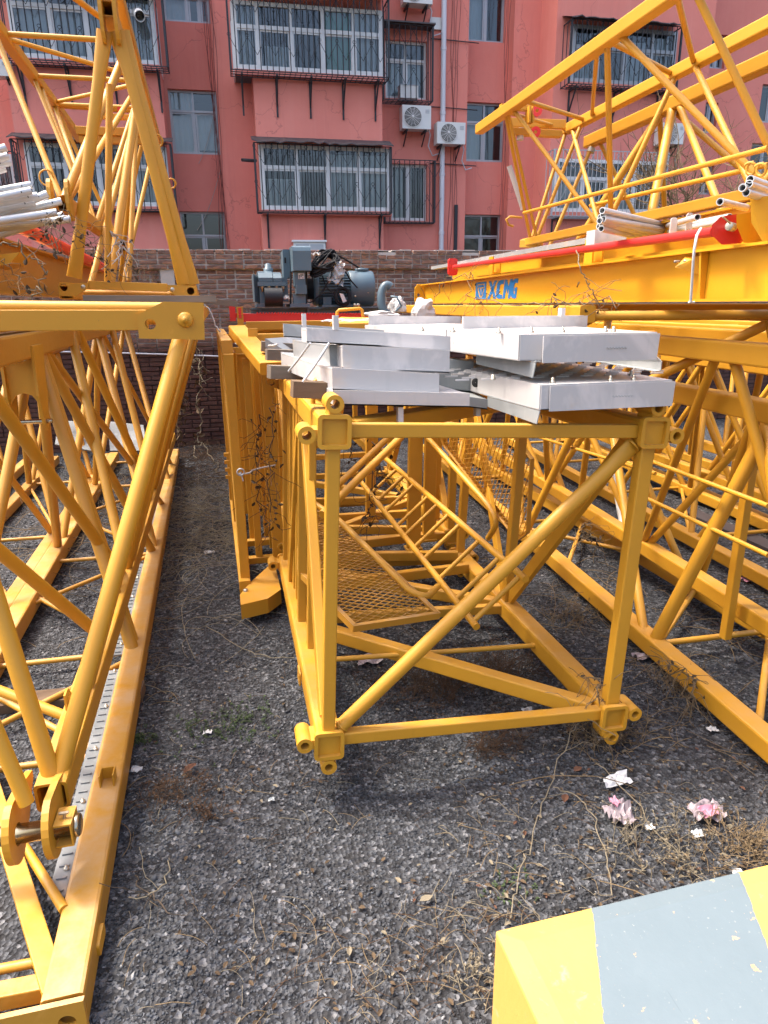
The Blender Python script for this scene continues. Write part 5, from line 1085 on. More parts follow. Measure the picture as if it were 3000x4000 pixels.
# --- red tie rod with end plate
p0 = V(XG(2.75)+.16, 2.75, at(2790,905,2.75).z); p1 = at(1790, 1040, 7.3); t_ = thing('tie_rod', 'long red tie rod with an octagonal end plate on the branded girder', 'tie rod', tuple(p0))
a, b_ = at(2790, 905, 2.66), at(1775, 1043, 7.0); q = MB(); q.tube(a, b_, .0205, 18); q.build('rod', 'red_paint', t_)
pp = [at(x, y, 2.66) for x, y in ((2780,880), (2815,846), (2878,836), (2884,880), (2897,935), (2880,950), (2818,955), (2782,920))]; q = MB(); q.prism(pp, (.025,.012,0)); q.build('end_plate', 'red_paint', t_)
c = at(2856, 886, 2.63); q = MB(); q.lathe(c, (-.8,-.6,0), [(-.03,.017), (.028,.017), (.030,.012), (.030,.001)], 18); q.build('pin', 'zinc_bolt', t_); q = MB(); q.tube(c+V(-.02,-.02,.01), c+V(-.06,-.02,.035), .004, 8); q.build('split_pin', 'zinc_bolt', t_)
q = MB(); c = at(1768, 1043, 7.25); q.plate(c, (1,0,0), (0,0,1), rrect(.10,.17,.03), [], .04); q.build('end_plate', 'red_paint', t_)
for x, y, Y in ((1925, 1022, 6.0), (2310, 968, 4.1)):
    p = at(x, y+14, Y); q = MB(); q.box(p.x-.02, p.x-.008, p.y-.05, p.y+.05, p.z-.06, p.z+.07); q.box(p.x+.045, p.x+.057, p.y-.05, p.y+.05, p.z-.06, p.z+.07); q.box(p.x-.02, p.x+.057, p.y-.05, p.y+.05, p.z-.075, p.z-.0605); q.build('saddle', 'yellow_bright', t_)
# cable tray, straps, scaffold tubes
q = MB(); a, b_ = at(1700, 1047, 8.3), at(2330, 938, 4.3); q.beam(a, b_, .10, .035, (0,0,1), .05); tag(q.build('cable_tray', 'galv_dull', None, org=a), 'grey sheet channel lying behind the red tie rod', 'channel')
q = MB(); p = at(2368, 930, 3.9); q.box(p.x-.10, p.x+.10, 3.85, 3.95, p.z-.04, p.z+.04); tag(q.build('sheet_box', 'galv', None, org=p), 'galvanised sheet box left of the tube bundle on the right', 'box')
q = MB(); q.path([at(2738,893,2.68), at(2722,920,2.62), at(2712,975,2.60), at(2708,1020,2.62), at(2698,1178,2.66)], .006, 6); q.path([at(2690,1180,2.66), at(2712,1181,2.66)], .005, 6); tag(q.build('strap', 'tape', None, org=at(2710,1000,2.62)), 'white strap hanging over the branded girder at the right', 'strap')
BUN = [((2352,822),(2600,880)), ((2355,838),(2605,892)), ((2345,848),(2590,905)), ((2342,862),(2600,915)), ((2350,872),(2590,925)), ((2340,884),(2560,928)), ((2356,856),(2610,900)), ((2348,893),(2520,930))]
for k, (a, b_) in enumerate(BUN):
    Y0 = 3.3+.04*(k%3); A, Bq = at(*a, Y0), at(*b_, Y0+.5); q = MB(); q.pipe(A, Bq, .0155, .012, 16); o = tag(q.build('scaffold_tube', 'pipe_zinc', None, org=A), ORD[sorted(range(8), key=lambda j: BUN[j][0][1]).index(k)]+' scaffold tube from the top in the slanting bundle behind the red tie rod', 'tube', 'scaffold tubes bundled behind the red rod')
    d = (Bq-A).normalized(); q = MB(); q.lathe(A+d*.07+V(-.006,-.0155,.0), (-.2,-1,0), [(0,.006), (.001,.005), (.001,.001)], 8); q.build('pin_hole', 'black_hole', o)
for k, (a, b_) in enumerate((((2930,700),(3040,740)), ((2925,718),(3040,760)), ((2900,733),(3040,775)), ((2915,752),(3040,790)))):
    A, Bq = at(*a, 2.45), at(*b_, 2.7); q = MB(); q.pipe(A, Bq, .0145, .0112, 16); tag(q.build('scaffold_tube', 'pipe_zinc', None, org=A), ORD[k]+' scaffold tube from the top in the short bundle at the right edge', 'tube', 'scaffold tubes at the right edge')
A, Bq = at(2812, 788, 2.6), at(2915, 812, 2.85); q = MB(); q.pipe(A, Bq, .0145, .0112, 16); tag(q.build('scaffold_tube', 'pipe_zinc', None, org=A), 'single short scaffold tube lying on the second girder', 'tube')
for k, (a, b_, lab) in enumerate((((2615,905),(2840,862),'lowest'), ((2620,890),(2850,846),'middle'), ((2610,880),(2725,848),'clamped upper'))):
    A, Bq = at(*a, 3.7), at(*b_, 2.95); q = MB(); q.pipe(Bq, A, .014, .011, 14); o = tag(q.build('scaffold_tube', 'pipe_zinc', None, org=A), lab+' of the scaffold tubes running along beside the red end plate', 'tube')
    if k == 2:
        for x, y in ((2630,888), (2692,870)): p = at(x, y, 3.2); q = MB(); q.plate(p, (1,0,0), (0,0,1), rrect(.035,.09,.015), [(0,-.03,.006)], .006); q.build('clamp', 'galv', o)
# --- R: upside-down section on top of the girders
Rl = chordline((2.0, 5.56, 3.235), 0); RR = at(2225, 500, 5.56); Rr = chordline((RR.x, 5.56, RR.z), .0); Rb_ = at(2062, 945, 5.56); Rb = chordline(tuple(Rb_), .0)
n1, n2, n3 = yk(1974, Rl), yk(2371, Rl, 1.5), yk(2697, Rl, 1.5); m1, m2 = yk(2216, Rr), yk(2668, Rr, 1.5); b1 = 5.5; b2 = yk(2340, Rb, 2); b3 = 3.0
tR = jib('jib_section', 'upper right jib section lying point down high above the branded girder', Rb, Rr, Rl, ((1.4, 5.62), (1.2, 5.62), (1.2, 5.66)),
    [(b1, m1, .0145), (b2, m1-.08, .0145), (b2-.1, m2+.05, .0165), (b3, m2-.1, .0165), (5.4, 5.35, .0145)], [(b1, n1, .013), (b1-.12, n1-.05, .012), (b2, n1-.12, .0145), (b2-.15, n2, .0165), (b3-.1, n2-.1, .0165), (b3-.2, n3, .0165)],
    [(m1, n1, .013), (m2+.1, n2, .0145), (m2-.1, n3+.1, .0145), (m1-.4, n2+.1, .013), (m1-.3, n1-.3, .0145)], 'yellow', .055, .068, .015)
for (x0, y0), (x1, y1), X0 in (((2046,832), (3000,579), 2.25), ((2306,803), (3000,644), 2.5)):
    d0, d1 = ray(x0, y0), ray(x1, y1); q = MB(); q.tube(CAM+d0*(X0/d0.x), CAM+d1*(X0/d1.x), .0125, 10); q.build('guard_rod', 'yellow', tR)
a, b_ = at(1985, 480, 5.5), at(2205, 487, 5.5); q = MB(); q.beam(a, b_, .05, .06, (0,0,1), .1); q.build('end_rail', 'yellow', tR)
a, b_ = at(1955, 418, 5.2), at(2110, 425, 5.2); q = MB(); q.beam(a, b_, .05, .035, (0,0,1), .1); q.build('end_rail', 'yellow', tR)
a, b_ = at(2000, 515, 5.3), at(2190, 525, 5.3); q = MB(); q.beam(a, b_, .06, .045, (0,0,1), .1); q.build('end_rail', 'yellow', tR)
for x in (2068, 2082): a = at(x, 415, 5.15); b_ = at(x, 480, 5.15); q = MB(); q.box(a.x-.008, a.x+.008, 5.13, 5.2, b_.z, a.z); q.build('cheek_plate', 'yellow', tR)
for (x, y) in ((2098,432), (2092,515)): p = at(x, y, 5.12); q = MB(); q.pipe(p, p+V(.006,.014,0), .036, .012, 20); q.build('sheave', 'red_paint', tR)
q = MB(); p = at(2033, 530, 5.3); q.tube(p+V(0,0,.05), p-V(0,0,.03), .025, 10); q.build('insulator', 'insul', tR)
q = MB(); q.beam(Rb(5.6)+V(-.02,.02,-.01), Rb(5.45)+V(.06,0,-.02), .07, .06); q.build('end_lug', 'yellow', tR)
q = MB(); a, b_ = at(1985, 650, 5.46), at(2040, 820, 5.46); q.tube(a+V(0,-.02,0), b_+V(0,-.02,0), .020, 10); q.build('tape_wrap', 'insul', tR)
p = at(2015, 868, 5.45); q = MB(); q.path([p+V(-.02,0,-.03), p+V(-.06,0,-.02), p+V(-.08,0,.02), p+V(-.05,0,.04), p+V(.05,0,.035)], .009, 8); q.build('hook_loop', 'yellow', tR)
quoit(tR, at(2925,660,2.6), (1,.4,.2), .022); quoit(tR, at(2965,665,2.55), (1,.4,.2), .022)
# --- S: upright neighbour behind R
Sa = chordline((2.90, 0, 3.15), -.005); Sl = chordline((2.50, 0, 2.32), 0); Sr = chordline((3.3, 0, 2.32), 0)
tS = jib('jib_section', 'upright jib section behind the highest one at the top right', Sa, Sr, Sl, ((1.6, 5.55), (1.6, 5.55), (1.6, 5.55)),
    [(5.4, 5.2, .016), (4.6, 5.0, .018), (4.5, 3.6, .018)], [(5.45, 5.40, .015), (4.55, 4.95, .026), (4.45, 4.0, .028), (4.4, 3.3, .02), (3.0, 3.2, .02), (2.9, 2.0, .02)], [(5, 5), (3.5, 3.5)], 'yellow', .085, .07, .028)
q = MB(); a = Sa(5.5)+V(-.02,-.05,-.06); q.tube(a, a+V(-.01,0,-.03), .03, 12); q.build('pin', 'zinc_bolt', tS)
q = MB(); p = at(2690,1215,3.1)
# bare tree behind the wall at the right
tr = thing('bare_tree', 'bare leafless tree behind the wall at the right edge', 'tree', (9.6, 13.0, 0))
def twig(q, p, d, L, r, depth):
    pts = [p]; d = d.normalized()
    for i in range(5): d = (d+V(random.gauss(0,.16), random.gauss(0,.16), random.gauss(.05,.12))).normalized(); pts.append(pts[-1]+d*L/5)
    q.path(pts, r, 5, taper=True)
    if depth:
        for k in range(4): i = random.randint(1, 5); twig(q, pts[i], d+V(random.gauss(0,.7), random.gauss(0,.7), random.gauss(.1,.5)), L*random.uniform(.5,.75), r*.55, depth-1)
q = MB(); q.path([(9.6,13,0), (9.55,13,1.6), (9.6,13.05,3.0)], .07, 8); q.build('trunk', 'bark', tr)
q = MB(); 
for k in range(7): twig(q, V(9.6, 13.05, random.uniform(2.2,3.0)), V(random.gauss(-.2,.7), random.gauss(0,.4), 1), random.uniform(1.6,2.4), .03, 3)
q.build('branches', 'straw', tr)
# dark channel lying on the ground
q = MB(); q.beam(atz(2675,1994,.05), atz(3080,2172,.05), .16, .05, (0,0,1), .05); tag(q.build('steel_channel', 'tin', None, org=atz(2800,2050,.05)), 'rusty dark steel channel lying on the ground at the right', 'channel')
q = MB(); q.tube(atz(2395,1780,.7), atz(2470,2180,.15), .05, 12); tag(q.build('wrapped_pole', 'clear_bag', None, org=atz(2430,1900,.3)), 'pole wrapped in clear film behind the right sections', 'pole')
# ================================================================ winch on its red base
YW = 7.75
SC = (at(1220, 1130, YW)-CAM).dot(AF)/FPX
wi = thing('winch', 'blue grey electric winch with gearbox and motor on a steel base', 'winch', (.95, YW, at(1200,1240,YW).z))
def wp(x, y, dy=0): p = at(x, y, YW); return V(p.x, YW+dy, p.z)
def wbox(x0, y0, x1, y1, d0, d1, nm, mat='motor_paint', own=None, bev=.0):
    a, b_ = wp(x0, (y0+y1)/2), wp(x1, (y0+y1)/2); c, d = wp((x0+x1)/2, y0), wp((x0+x1)/2, y1); q = MB()
    q.beam(V((a.x+b_.x)/2, YW+d0, (c.z+d.z)/2), V((a.x+b_.x)/2, YW+d1, (c.z+d.z)/2), abs(b_.x-a.x), abs(c.z-d.z), (0,0,1), bev or .06); return q.build(nm, mat, own or wi)
for dy in (-.05, .42): 
    wbox(985, 1237, 1492, 1243, dy-.07, dy+.07, 'base_flange'); wbox(985, 1200, 1492, 1206, dy-.07, dy+.07, 'base_flange'); wbox(985, 1206.5, 1492, 1236.5, dy-.012, dy+.012, 'base_web')
for x in (1015, 1200, 1400): wbox(x-4, 1206.6, x+4, 1236.4, -.11, -.063, 'stiffener')
q = MB(); q.lathe(wp(1077, 1227, -.075), (0,-1,0), [(-.02,.026), (.03,.026), (.031,.014), (.045,.014), (.046,.001)], 6); q.build('base_bolt', 'zinc_bolt', wi)
# gearbox
gb = wbox(1012, 1120, 1098, 1186, -.16, .40, 'gearbox'); wbox(1004, 1103, 1112, 1119, -.20, .44, 'gearbox_flange')
q = MB(); n = 12
for x0, x1, top_ in ((1008, 1062, 1060), (1064, 1096, 1064)):
    a, b_ = wp(x0, 1102), wp(x1, 1102); h = wp(x0, top_).z-a.z; prof = [(-.19, 0), (-.19, h*.35), (-.13, h*.8), (-.02, h), (.22, h), (.34, h*.8), (.42, h*.35), (.42, 0)]
    q.prism([V(a.x, YW+y, a.z+z) for y, z in prof], (b_.x-a.x, 0, 0))
q.build('gearbox_cover', 'motor_paint', wi)
for k in range(5): wbox(990+k*4.5, 1072+k*2, 992+k*4.5, 1180, -.17+.02*k, .36, 'cooling_fin')
q = MB(); q.lathe(wp(1049, 1058, .05), (0,0,1), [(-.02,.05), (.03,.05), (.03,.035), (.07,.035), (.075,.02), (.08,.001)], 14); q.build('breather', 'motor_paint', wi)
for x in (1022, 1047, 1076, 1100): q = MB(); q.lathe(wp(x, 1121, -.19), (0,0,-1), [(0,.020), (.02,.020), (.021,.012), (.05,.012), (.051,.001)], 6); q.build('bolt', 'zinc_bolt', wi)
q = MB(); q.tube(wp(1030, 1160, -.165), wp(1098, 1160, -.165), .10, 20); q.build('drum_cover', 'black_paint', wi)
wbox(1000, 1187, 1110, 1199, -.16, .4, 'foot'); wbox(1100, 1085, 1122, 1178, -.08, .26, 'adapter')
# brake cover and thruster
q = MB(); a, b_ = wp(1134, 1015), wp(1203, 1015); z0, z1 = wp(1150, 1062).z, wp(1150, 968).z
pf = [(-.30, z0), (-.30, z1-.05), (-.285, z1-.015), (-.25, z1), (.10, z1), (.12, z1-.02), (.12, z0)]; q.prism([V(a.x, YW+y, z) for y, z in pf], (b_.x-a.x, 0, 0))
q.prism([V(wp(1106,1015).x, YW+y, z) for y, z in ((.0, z0-.06), (.0, z1-.015), (.3, z1-.03), (.3, z0-.06))], (a.x-wp(1106,1015).x-.004, 0, 0)); q.build('brake_cover', 'motor_paint', wi)
q = MB(); p = wp(1113, 1017, -.004); q.box(p.x-.006, p.x+.012, p.y-.003, p.y, p.z-.028, p.z+.028); q.build('slot', 'black_hole', wi)
wbox(1142, 1063, 1184, 1125, -.24, -.10, 'thruster', bev=.25); wbox(1148, 1115, 1188, 1150, -.27, -.16, 'terminal_box', bev=.2); wbox(1140, 1150, 1186, 1186, -.22, -.12, 'thruster_base'); wbox(1126, 1187, 1200, 1199, -.26, .3, 'foot')
p = wp(1168, 1082, -.245); q = MB(); q.box(p.x-.032, p.x+.032, p.y-.002, p.y, p.z-.028, p.z+.028); lb = q.build('label_plate', 'paper', wi)
q = MB()
for i in range(4):
    for j in range(3):
        if (i*3+j)%4 != 1: q.box(p.x-.026+j*.018, p.x-.013+j*.018, p.y-.0035, p.y-.0025, p.z-.022+i*.012, p.z-.015+i*.012)
tag(q.build('label_marks', 'rubber', lb), kind='stuff')
for x in (1132, 1192): q = MB(); q.tube(wp(x, 1063, -.12), wp(x, 1190, -.12), .010, 8); q.build('brake_lever', 'black_paint', wi)
# coupling, motor
cz = 1128
q = MB(); q.lathe(wp(1186, cz, .1), (1,0,0), [(0,.001), (0,.11), (.10,.11), (.10,.15), (.17,.15), (.17,.001)], 24); q.build('coupling', 'black_paint', wi)
c0 = wp(1224, cz, .1); c1 = wp(1366, cz, .1); c2 = wp(1463, cz, .1); Rm = .172
q = MB(); q.lathe(c0, (1,0,0), [(0,.001), (0,.16), (.025,.178), (.06,.178), (.06,.001)], 28); q.build('end_bell', 'motor_paint', wi)
q = MB(); q.lathe(c0+V(.06,0,0), (1,0,0), [(0,Rm-.03), ((c1-c0).x-.06, Rm-.03)], 28); mo = q.build('motor_body', 'motor_paint', wi)
q = MB()
for k in range(34):
    a = 2*math.pi*k/34; n_ = V(0, math.cos(a), math.sin(a)); t2 = V(0, -math.sin(a), math.cos(a)); m_ = (c0+V(.062,0,0)+c1)/2; q.obox(m_+n_*(Rm-.014), V(((c1-c0).x-.064)/2, 0, 0), t2*.004, n_*.020)
tag(q.build('cooling_fins', 'motor_paint', mo), kind='stuff')
q = MB(); L_ = (c2-c1).x; q.lathe(c1, (1,0,0), [(0,.001), (0,.185), (.01,.190), (L_-.02,.190), (L_-.004,.18), (L_,.165), (L_,.001)], 36); q.build('fan_cowl', 'motor_paint', wi)
q = MB(); q.lathe(wp(1420, 1066, .1), (0,0,1), [(-.03,.05), (.02,.05), (.02,.075), (.05,.075), (.055,.02), (.055,.001)], 16); q.build('cap', 'motor_paint', wi)
wbox(1252, 1190, 1380, 1199, -.15, .35, 'foot'); wbox(1258, 1160, 1290, 1189.5, -.10, -.06, 'foot_web'); wbox(1330, 1160, 1362, 1189.5, -.10, -.06, 'foot_web')
for x, y in ((1383, 1157), (1432, 1142)): q = MB(); q.lathe(wp(x, y, -.075), (0,-1,0), [(0,.012), (.01,.01), (.01,.001)], 10); q.build('bolt', 'zinc_bolt', wi)
for x in (1388, 1375): q = MB(); q.lathe(wp(x, 1192, -.17), (0,-1,0), [(0,.02), (.02,.02), (.02,.001)], 6); q.build('bolt', 'zinc_bolt', wi)
# cables
cb = thing('cable_bundle', 'tangled black cable bundle hung over the winch motor', 'cable', tuple(wp(1265, 1040, -.05)))
for k in range(30):
    r = random.Random(k); a0 = wp(1207+r.uniform(-3,14), 1085-r.uniform(0,45), -.20+r.uniform(-.06,.06)); top_ = wp(1262+r.uniform(-18,28), 978+r.uniform(0,28), -.05+r.uniform(-.1,.1)); b0 = wp(1316-r.uniform(0,18), 1000+r.uniform(0,25), -.12+r.uniform(-.08,.08)); lo_ = wp(1270+r.uniform(-12,16), 1050+r.uniform(-14,14), -.24+r.uniform(-.06,.06))
    P4 = [a0, top_, b0, lo_]; pts = []
    for i in range(4):
        p_1, p0, p1, p2 = P4[(i-1)%4], P4[i], P4[(i+1)%4], P4[(i+2)%4]
        for s_ in range(7): t2 = s_/7; pts.append(.5*((2*p0)+(p1-p_1)*t2+(2*p_1-5*p0+4*p1-p2)*t2*t2+(3*p0-p_1-3*p1+p2)*t2**3))
    q = MB(); q.path(pts, .0095, 6, True); q.build('loop', 'rubber', cb)
def lead(P, r=.008, mat='rubber'): q = MB(); q.path([wp(x, y, d) for x, y, d in P], r, 6); q.build('lead', mat, cb)
lead([(1315,1000,-.1), (1360,1020,.0), (1405,1043,.08), (1420,1052,.1)], .010); lead([(1300,1010,-.2), (1335,1060,-.2), (1360,1100,-.2), (1385,1126,-.18)]); lead([(1290,1020,-.22), (1283,1080,-.24), (1245,1150,-.24), (1205,1182,-.22), (1178,1178,-.2)], .007); lead([(1275,1040,-.22), (1308,1080,-.24), (1306,1120,-.24), (1325,1090,-.24)], .008); lead([(1250,1080,-.2), (1262,1120,-.22), (1280,1140,-.22), (1320,1130,-.23)], .006)
lead([(1327,985,.0), (1326,975,.0)], .003)
rg = thing('cable_coil', 'small round coil of black cable leaning on the winch motor', 'cable', tuple(wp(1328, 1190, -.2)))
for k in range(9):
    r = random.Random(k+90); c = wp(1328+r.uniform(-1.5,1.5), 1159+r.uniform(-2,2), -.22+.012*(k%4)); R_ = .068+.011*(k//3)+r.uniform(-.003,.003)
    q = MB(); q.path([c+V(R_*.98*math.cos(a), .03*math.sin(a+1), R_*1.08*math.sin(a)) for a in np.linspace(0, 2*math.pi, 25)[:-1]], .008, 6, True); q.build('loop', 'rubber', rg)
p = wp(1325, 1166, -.26); q = MB(); q.prism([p+V(-.035,0,.05), p+V(.005,0,.045), p+V(.04,0,-.03), p+V(.0,0,-.045)], (0,.003,0)); q.build('tag', 'paper', rg)
def crumple(name, label, cat, c, sx, sy, sz, mat, seed, n=9, flat=1.0, parent=None, part='sheet'):
    r = random.Random(seed); q = MB(); vs = []
    for i in range(n):
        for j in range(n):
            u, w = i/(n-1)-.5, j/(n-1)-.5
            vs.append(Vector(c)+V(u*sx*(1+.35*mnoise.noise(V(u*2.5, w*2.5, seed+.5))), w*sy*(1+.35*mnoise.noise(V(u*2.5, w*2.5, seed+9.5))), abs(mnoise.noise(V(u*3+seed, w*3, seed)))*sz*flat+r.uniform(0, sz*.45)))
    q.add(vs, [(i*n+j, i*n+j+1, (i+1)*n+j+1, (i+1)*n+j) for i in range(n-1) for j in range(n-1)], False)
    o = q.build(name, mat, None, org=c, recalc=False)
    return tag(o, label, cat)
def lump(name, label, cat, c, sx, sy, sz, mat, seed):
    bm = bmesh.new(); bmesh.ops.create_icosphere(bm, subdivisions=3, radius=1); c = Vector(c); q = MB()
    for v in bm.verts: k = 1+.38*mnoise.noise(v.co*1.6+V(seed, 0, 0))+.16*mnoise.noise(v.co*5+V(0, seed, 0)); v.co = V(v.co.x*sx*k, v.co.y*sy*k, max(-.3, v.co.z)*sz*k)
    bm.verts.index_update(); q.add([c+v.co for v in bm.verts], [[v.index for v in f.verts] for f in bm.faces]); bm.free()
    return tag(q.build(name, mat, None, org=c), label, cat)
fm = MB(); r = random.Random(3); n = 9; vs = []
for i in range(n):
    for j in range(n):
        u, w = i/(n-1), j/(n-1); p = wp(1280+60*u-10*w, 1030+75*w+10*u*w, -.20-.05*math.sin(u*3)); vs.append(p+V(r.gauss(0,.012), r.gauss(0,.03), r.gauss(0,.012)))
fm.add(vs, [(i*n+j, i*n+j+1, (i+1)*n+j+1, (i+1)*n+j) for i in range(n-1) for j in range(n-1)]); tag(fm.build('plastic_film', 'film', None, org=wp(1310,1070,-.2), recalc=False), 'crumpled clear film hanging from the cables over the motor', 'plastic film')
crumple('foam_scrap', 'white foam scrap stuck to the cable bundle', 'foam', wp(1222, 1010, -.30), .10, .06, .05, 'insul', 5); crumple('foam_scrap', 'white scrap under the winch gearbox', 'foam', wp(1112, 1172, -.22), .06, .06, .05, 'insul', 6)
# red base channel and clevis
rb = thing('base_frame', 'red steel base frame under the winch with a yellow clevis', 'frame', (.9, 7.5, 1.7))
p0, p1 = at(945, 1246, 7.35), at(1300, 1264, 7.35)
q = MB(); q.prism([V(p0.x, 7.35, p0.z+.05), V(p1.x+.6, 7.35, p0.z+.03), V(p1.x+.6, 7.35, p0.z-.05), V(p0.x, 7.35, p0.z-.03)], (0,.04,0)); q.build('channel', 'red_paint', rb)
q = MB(); 
for i in range(40): x = p0.x+.15+i*.03; q.box(x, x+.016, 7.33, 7.352, p0.z+.048-.0006*i, p0.z+.062-.0006*i)
tag(q.build('rack_teeth', 'red_paint', rb), kind='stuff')
q = MB(); p = at(938, 1235, 7.3); q.box(p.x-.03, p.x+.03, 7.28, 7.33, p.z-.16, p.z+.09); q.build('clevis', 'yellow', rb); q = MB(); q.box(p.x-.014, p.x+.014, 7.272, 7.279, p.z-.02, p.z+.08); q.build('clevis_slot', 'red_paint', rb)
q = MB(); p = at(908, 1222, 7.4); q.box(p.x-.03, p.x+.03, 7.38, 7.45, p.z-.08, p.z+.07); q.build('bracket', 'red_paint', rb); q = MB(); q.beam(at(915,1232,7.42), at(1000,1236,7.42), .05, .05); q.build('bracket', 'red_paint', rb)
# ---------------------------------------------------------------- hook, foam and hatch plate between winch and platforms
hk = thing('hook_ring', 'grey steel hook ring lying with white foam before the winch', 'hook', tuple(at(1520, 1225, 5.6)))
q = MB(); c = at(1525, 1172, 5.6); q.path([c+V(-.02+.10*math.cos(a)*.55, .02*math.sin(a), .115*math.sin(a)) for a in np.linspace(math.radians(60), math.radians(290), 16)], .034, 12); q.build('hook', 'motor_paint', hk)
q = MB(); q.path([at(1528,1158,5.55), at(1550,1160,5.5), at(1568,1195,5.5), at(1545,1215,5.5)], .009, 8); q.build('latch', 'motor_paint', hk)
lump('foam_scrap', 'white foam lump beside the grey hook ring', 'foam', at(1552, 1205, 5.72), .075, .06, .085, 'insul', 11); lump('foam_scrap', 'white foam wedge standing right of the hook ring', 'foam', at(1655, 1222, 5.5), .10, .07, .11, 'insul', 12); lump('foam_scrap', 'flat white foam under the hook ring', 'foam', at(1490, 1230, 5.4), .13, .06, .03, 'insul', 13)
ht = thing('hatch_plate', 'yellow hatch plate with tubular handle wrapped in film', 'hatch', tuple(at(1360, 1262, 4.7)))
q = MB(); q.prism([at(1290,1262,4.75), at(1440,1268,4.65), at(1460,1240,5.3), at(1330,1238,5.3)], (0,0,-.02)); q.build('plate', 'yellow', ht); q = MB(); a, b_ = at(1290, 1280, 4.6), at(1480, 1284, 4.6); q.beam(a, V(b_.x, a.y, a.z), .03, .05); q.build('front_bar', 'yellow', ht)
q = MB(); q.path([at(1316,1240,5.0), at(1317,1220,5.0), at(1325,1211,5.0), at(1405,1205,5.0), at(1414,1210,5.0), at(1418,1238,5.0)], .012, 8); q.build('handle', 'yellow', ht)
crumple('plastic_film', 'loose clear film over the yellow hatch plate', 'plastic film', at(1370, 1258, 4.65), .34, .12, .03, 'film', 17, 10)
# ================================================================ painted concrete block at the lower right
zB = .50
c0 = atz(1935, 3620, zB); cR = atz(3000, 3362, zB); ex = (cR-c0).normalized(); cL = atz(2112, 4000, zB); ey = (cL-c0).normalized()
t = NT('block_paint')
g = t.n('NewGeometry').outputs['Position']; sb = t.n('VectorMath', operation='SUBTRACT'); t.l(g, sb.inputs[0]); sb.inputs[1].default_value = tuple(c0)
es = atz(2362, 4000, zB)-atz(2314, 3527, zB); nrm_ = V(es.y, -es.x, 0).normalized(); nrm_ = nrm_ if nrm_.dot(ex) > 0 else -nrm_
dt = t.n('VectorMath', operation='DOT_PRODUCT'); t.l(sb.outputs[0], dt.inputs[0]); dt.inputs[1].default_value = tuple(nrm_)
s1 = (atz(2312, 3528, zB)-c0).dot(nrm_); s2 = (atz(2885, 3390, zB)-c0).dot(nrm_)
w_ = t.math('ADD', dt.outputs['Value'], t.math('MULTIPLY', t.math('SUBTRACT', t.noise(24, 6, .7), .5), .016))
m1 = t.math('GREATER_THAN', w_, s1); m2 = t.math('LESS_THAN', w_, s2); msk = t.math('MULTIPLY', m1, m2)
m3 = t.math('MULTIPLY', t.math('GREATER_THAN', w_, s2+(s2-s1)), 1.0); msk = t.math('MAXIMUM', msk, m3)
yl = t.mix(t.noise(7, 5), (.57,.320,.080), (.52,.28,.060)); yl = t.mix(t.math('MULTIPLY', t.ramp(t.noise(5, 6, .7), [(.60, (0,0,0)), (.70, (1,1,1))]), .55), yl, (.46,.38,.30))
gr = t.mix(t.noise(9, 5), (.118,.150,.167), (.098,.128,.144))
ch1 = t.ramp(t.noise(24, 6, .62), [(.655, (0,0,0)), (.668, (1,1,1))]); ch2 = t.ramp(t.noise(90, 3, .5), [(.67, (0,0,0)), (.70, (1,1,1))]); big = t.ramp(t.noise(6.5, 6, .65, None, .5), [(.665, (0,0,0)), (.675, (1,1,1))])
gr = t.mix(t.math('MULTIPLY', ch2, t.ramp(t.noise(4, 3), [(.42, (0,0,0)), (.62, (1,1,1))])), gr, (.18,.20,.20))
scr = t.ramp(t.noise(1, 3, .5, t.scalev((90, 4, 4))), [(.70, (0,0,0)), (.74, (1,1,1))]); gr = t.mix(t.math('MULTIPLY', scr, .35), gr, (.07,.09,.10)); gr = t.mix(t.math('MAXIMUM', ch1, big), gr, t.mix(t.noise(17, 3), (.36,.29,.20), (.36,.19,.08)))
ed = t.ramp(t.noise(13, 6, .7, None, 1.0), [(.60, (0,0,0)), (.66, (1,1,1))]); yl = t.mix(t.math('MULTIPLY', ed, .35), yl, (.40,.30,.20)); cc = t.mix(msk, yl, gr); pit = t.ramp(t.noise(140, 2), [(.72, (0,0,0)), (.75, (1,1,1))]); cc = t.mix(t.math('MULTIPLY', pit, .5), cc, (.22,.17,.12)); t.col(cc)
t.bump(t.math('SUBTRACT', t.noise(30, 5), t.math('MULTIPLY', t.math('MAXIMUM', ch1, big), .6)), .28, .006); t.set(.72, 0, .3)
bk = thing('concrete_block', 'concrete block painted in yellow and grey blue stripes at the lower right', 'block', (c0.x+.5, c0.y-.3, 0))
W_, D_ = 1.5, .85; ch_ = .045
def bp(u, v, z): p = c0+ex*u+ey*v; return V(p.x, p.y, z)
rim = [bp(0,0,zB-.012), bp(W_,0,zB-.012), bp(W_,D_,zB-.012), bp(0,D_,zB-.012)]; inn = [bp(ch_*1.1,ch_*1.2,zB), bp(W_-ch_,ch_*1.2,zB), bp(W_-ch_,D_-ch_,zB), bp(ch_*1.1,D_-ch_,zB)]; low = [V(p.x, p.y, 0) for p in rim]
q = MB(); q.add(rim+inn+low, [(4,5,6,7)]+[(i, (i+1)%4, 4+(i+1)%4, 4+i) for i in range(4)]+[(8+i, 8+(i+1)%4, (i+1)%4, i) for i in range(4)]); o = q.build('body', 'block_paint', bk)
bv = o.modifiers.new('bevel', 'BEVEL'); bv.width = .006; bv.segments = 2
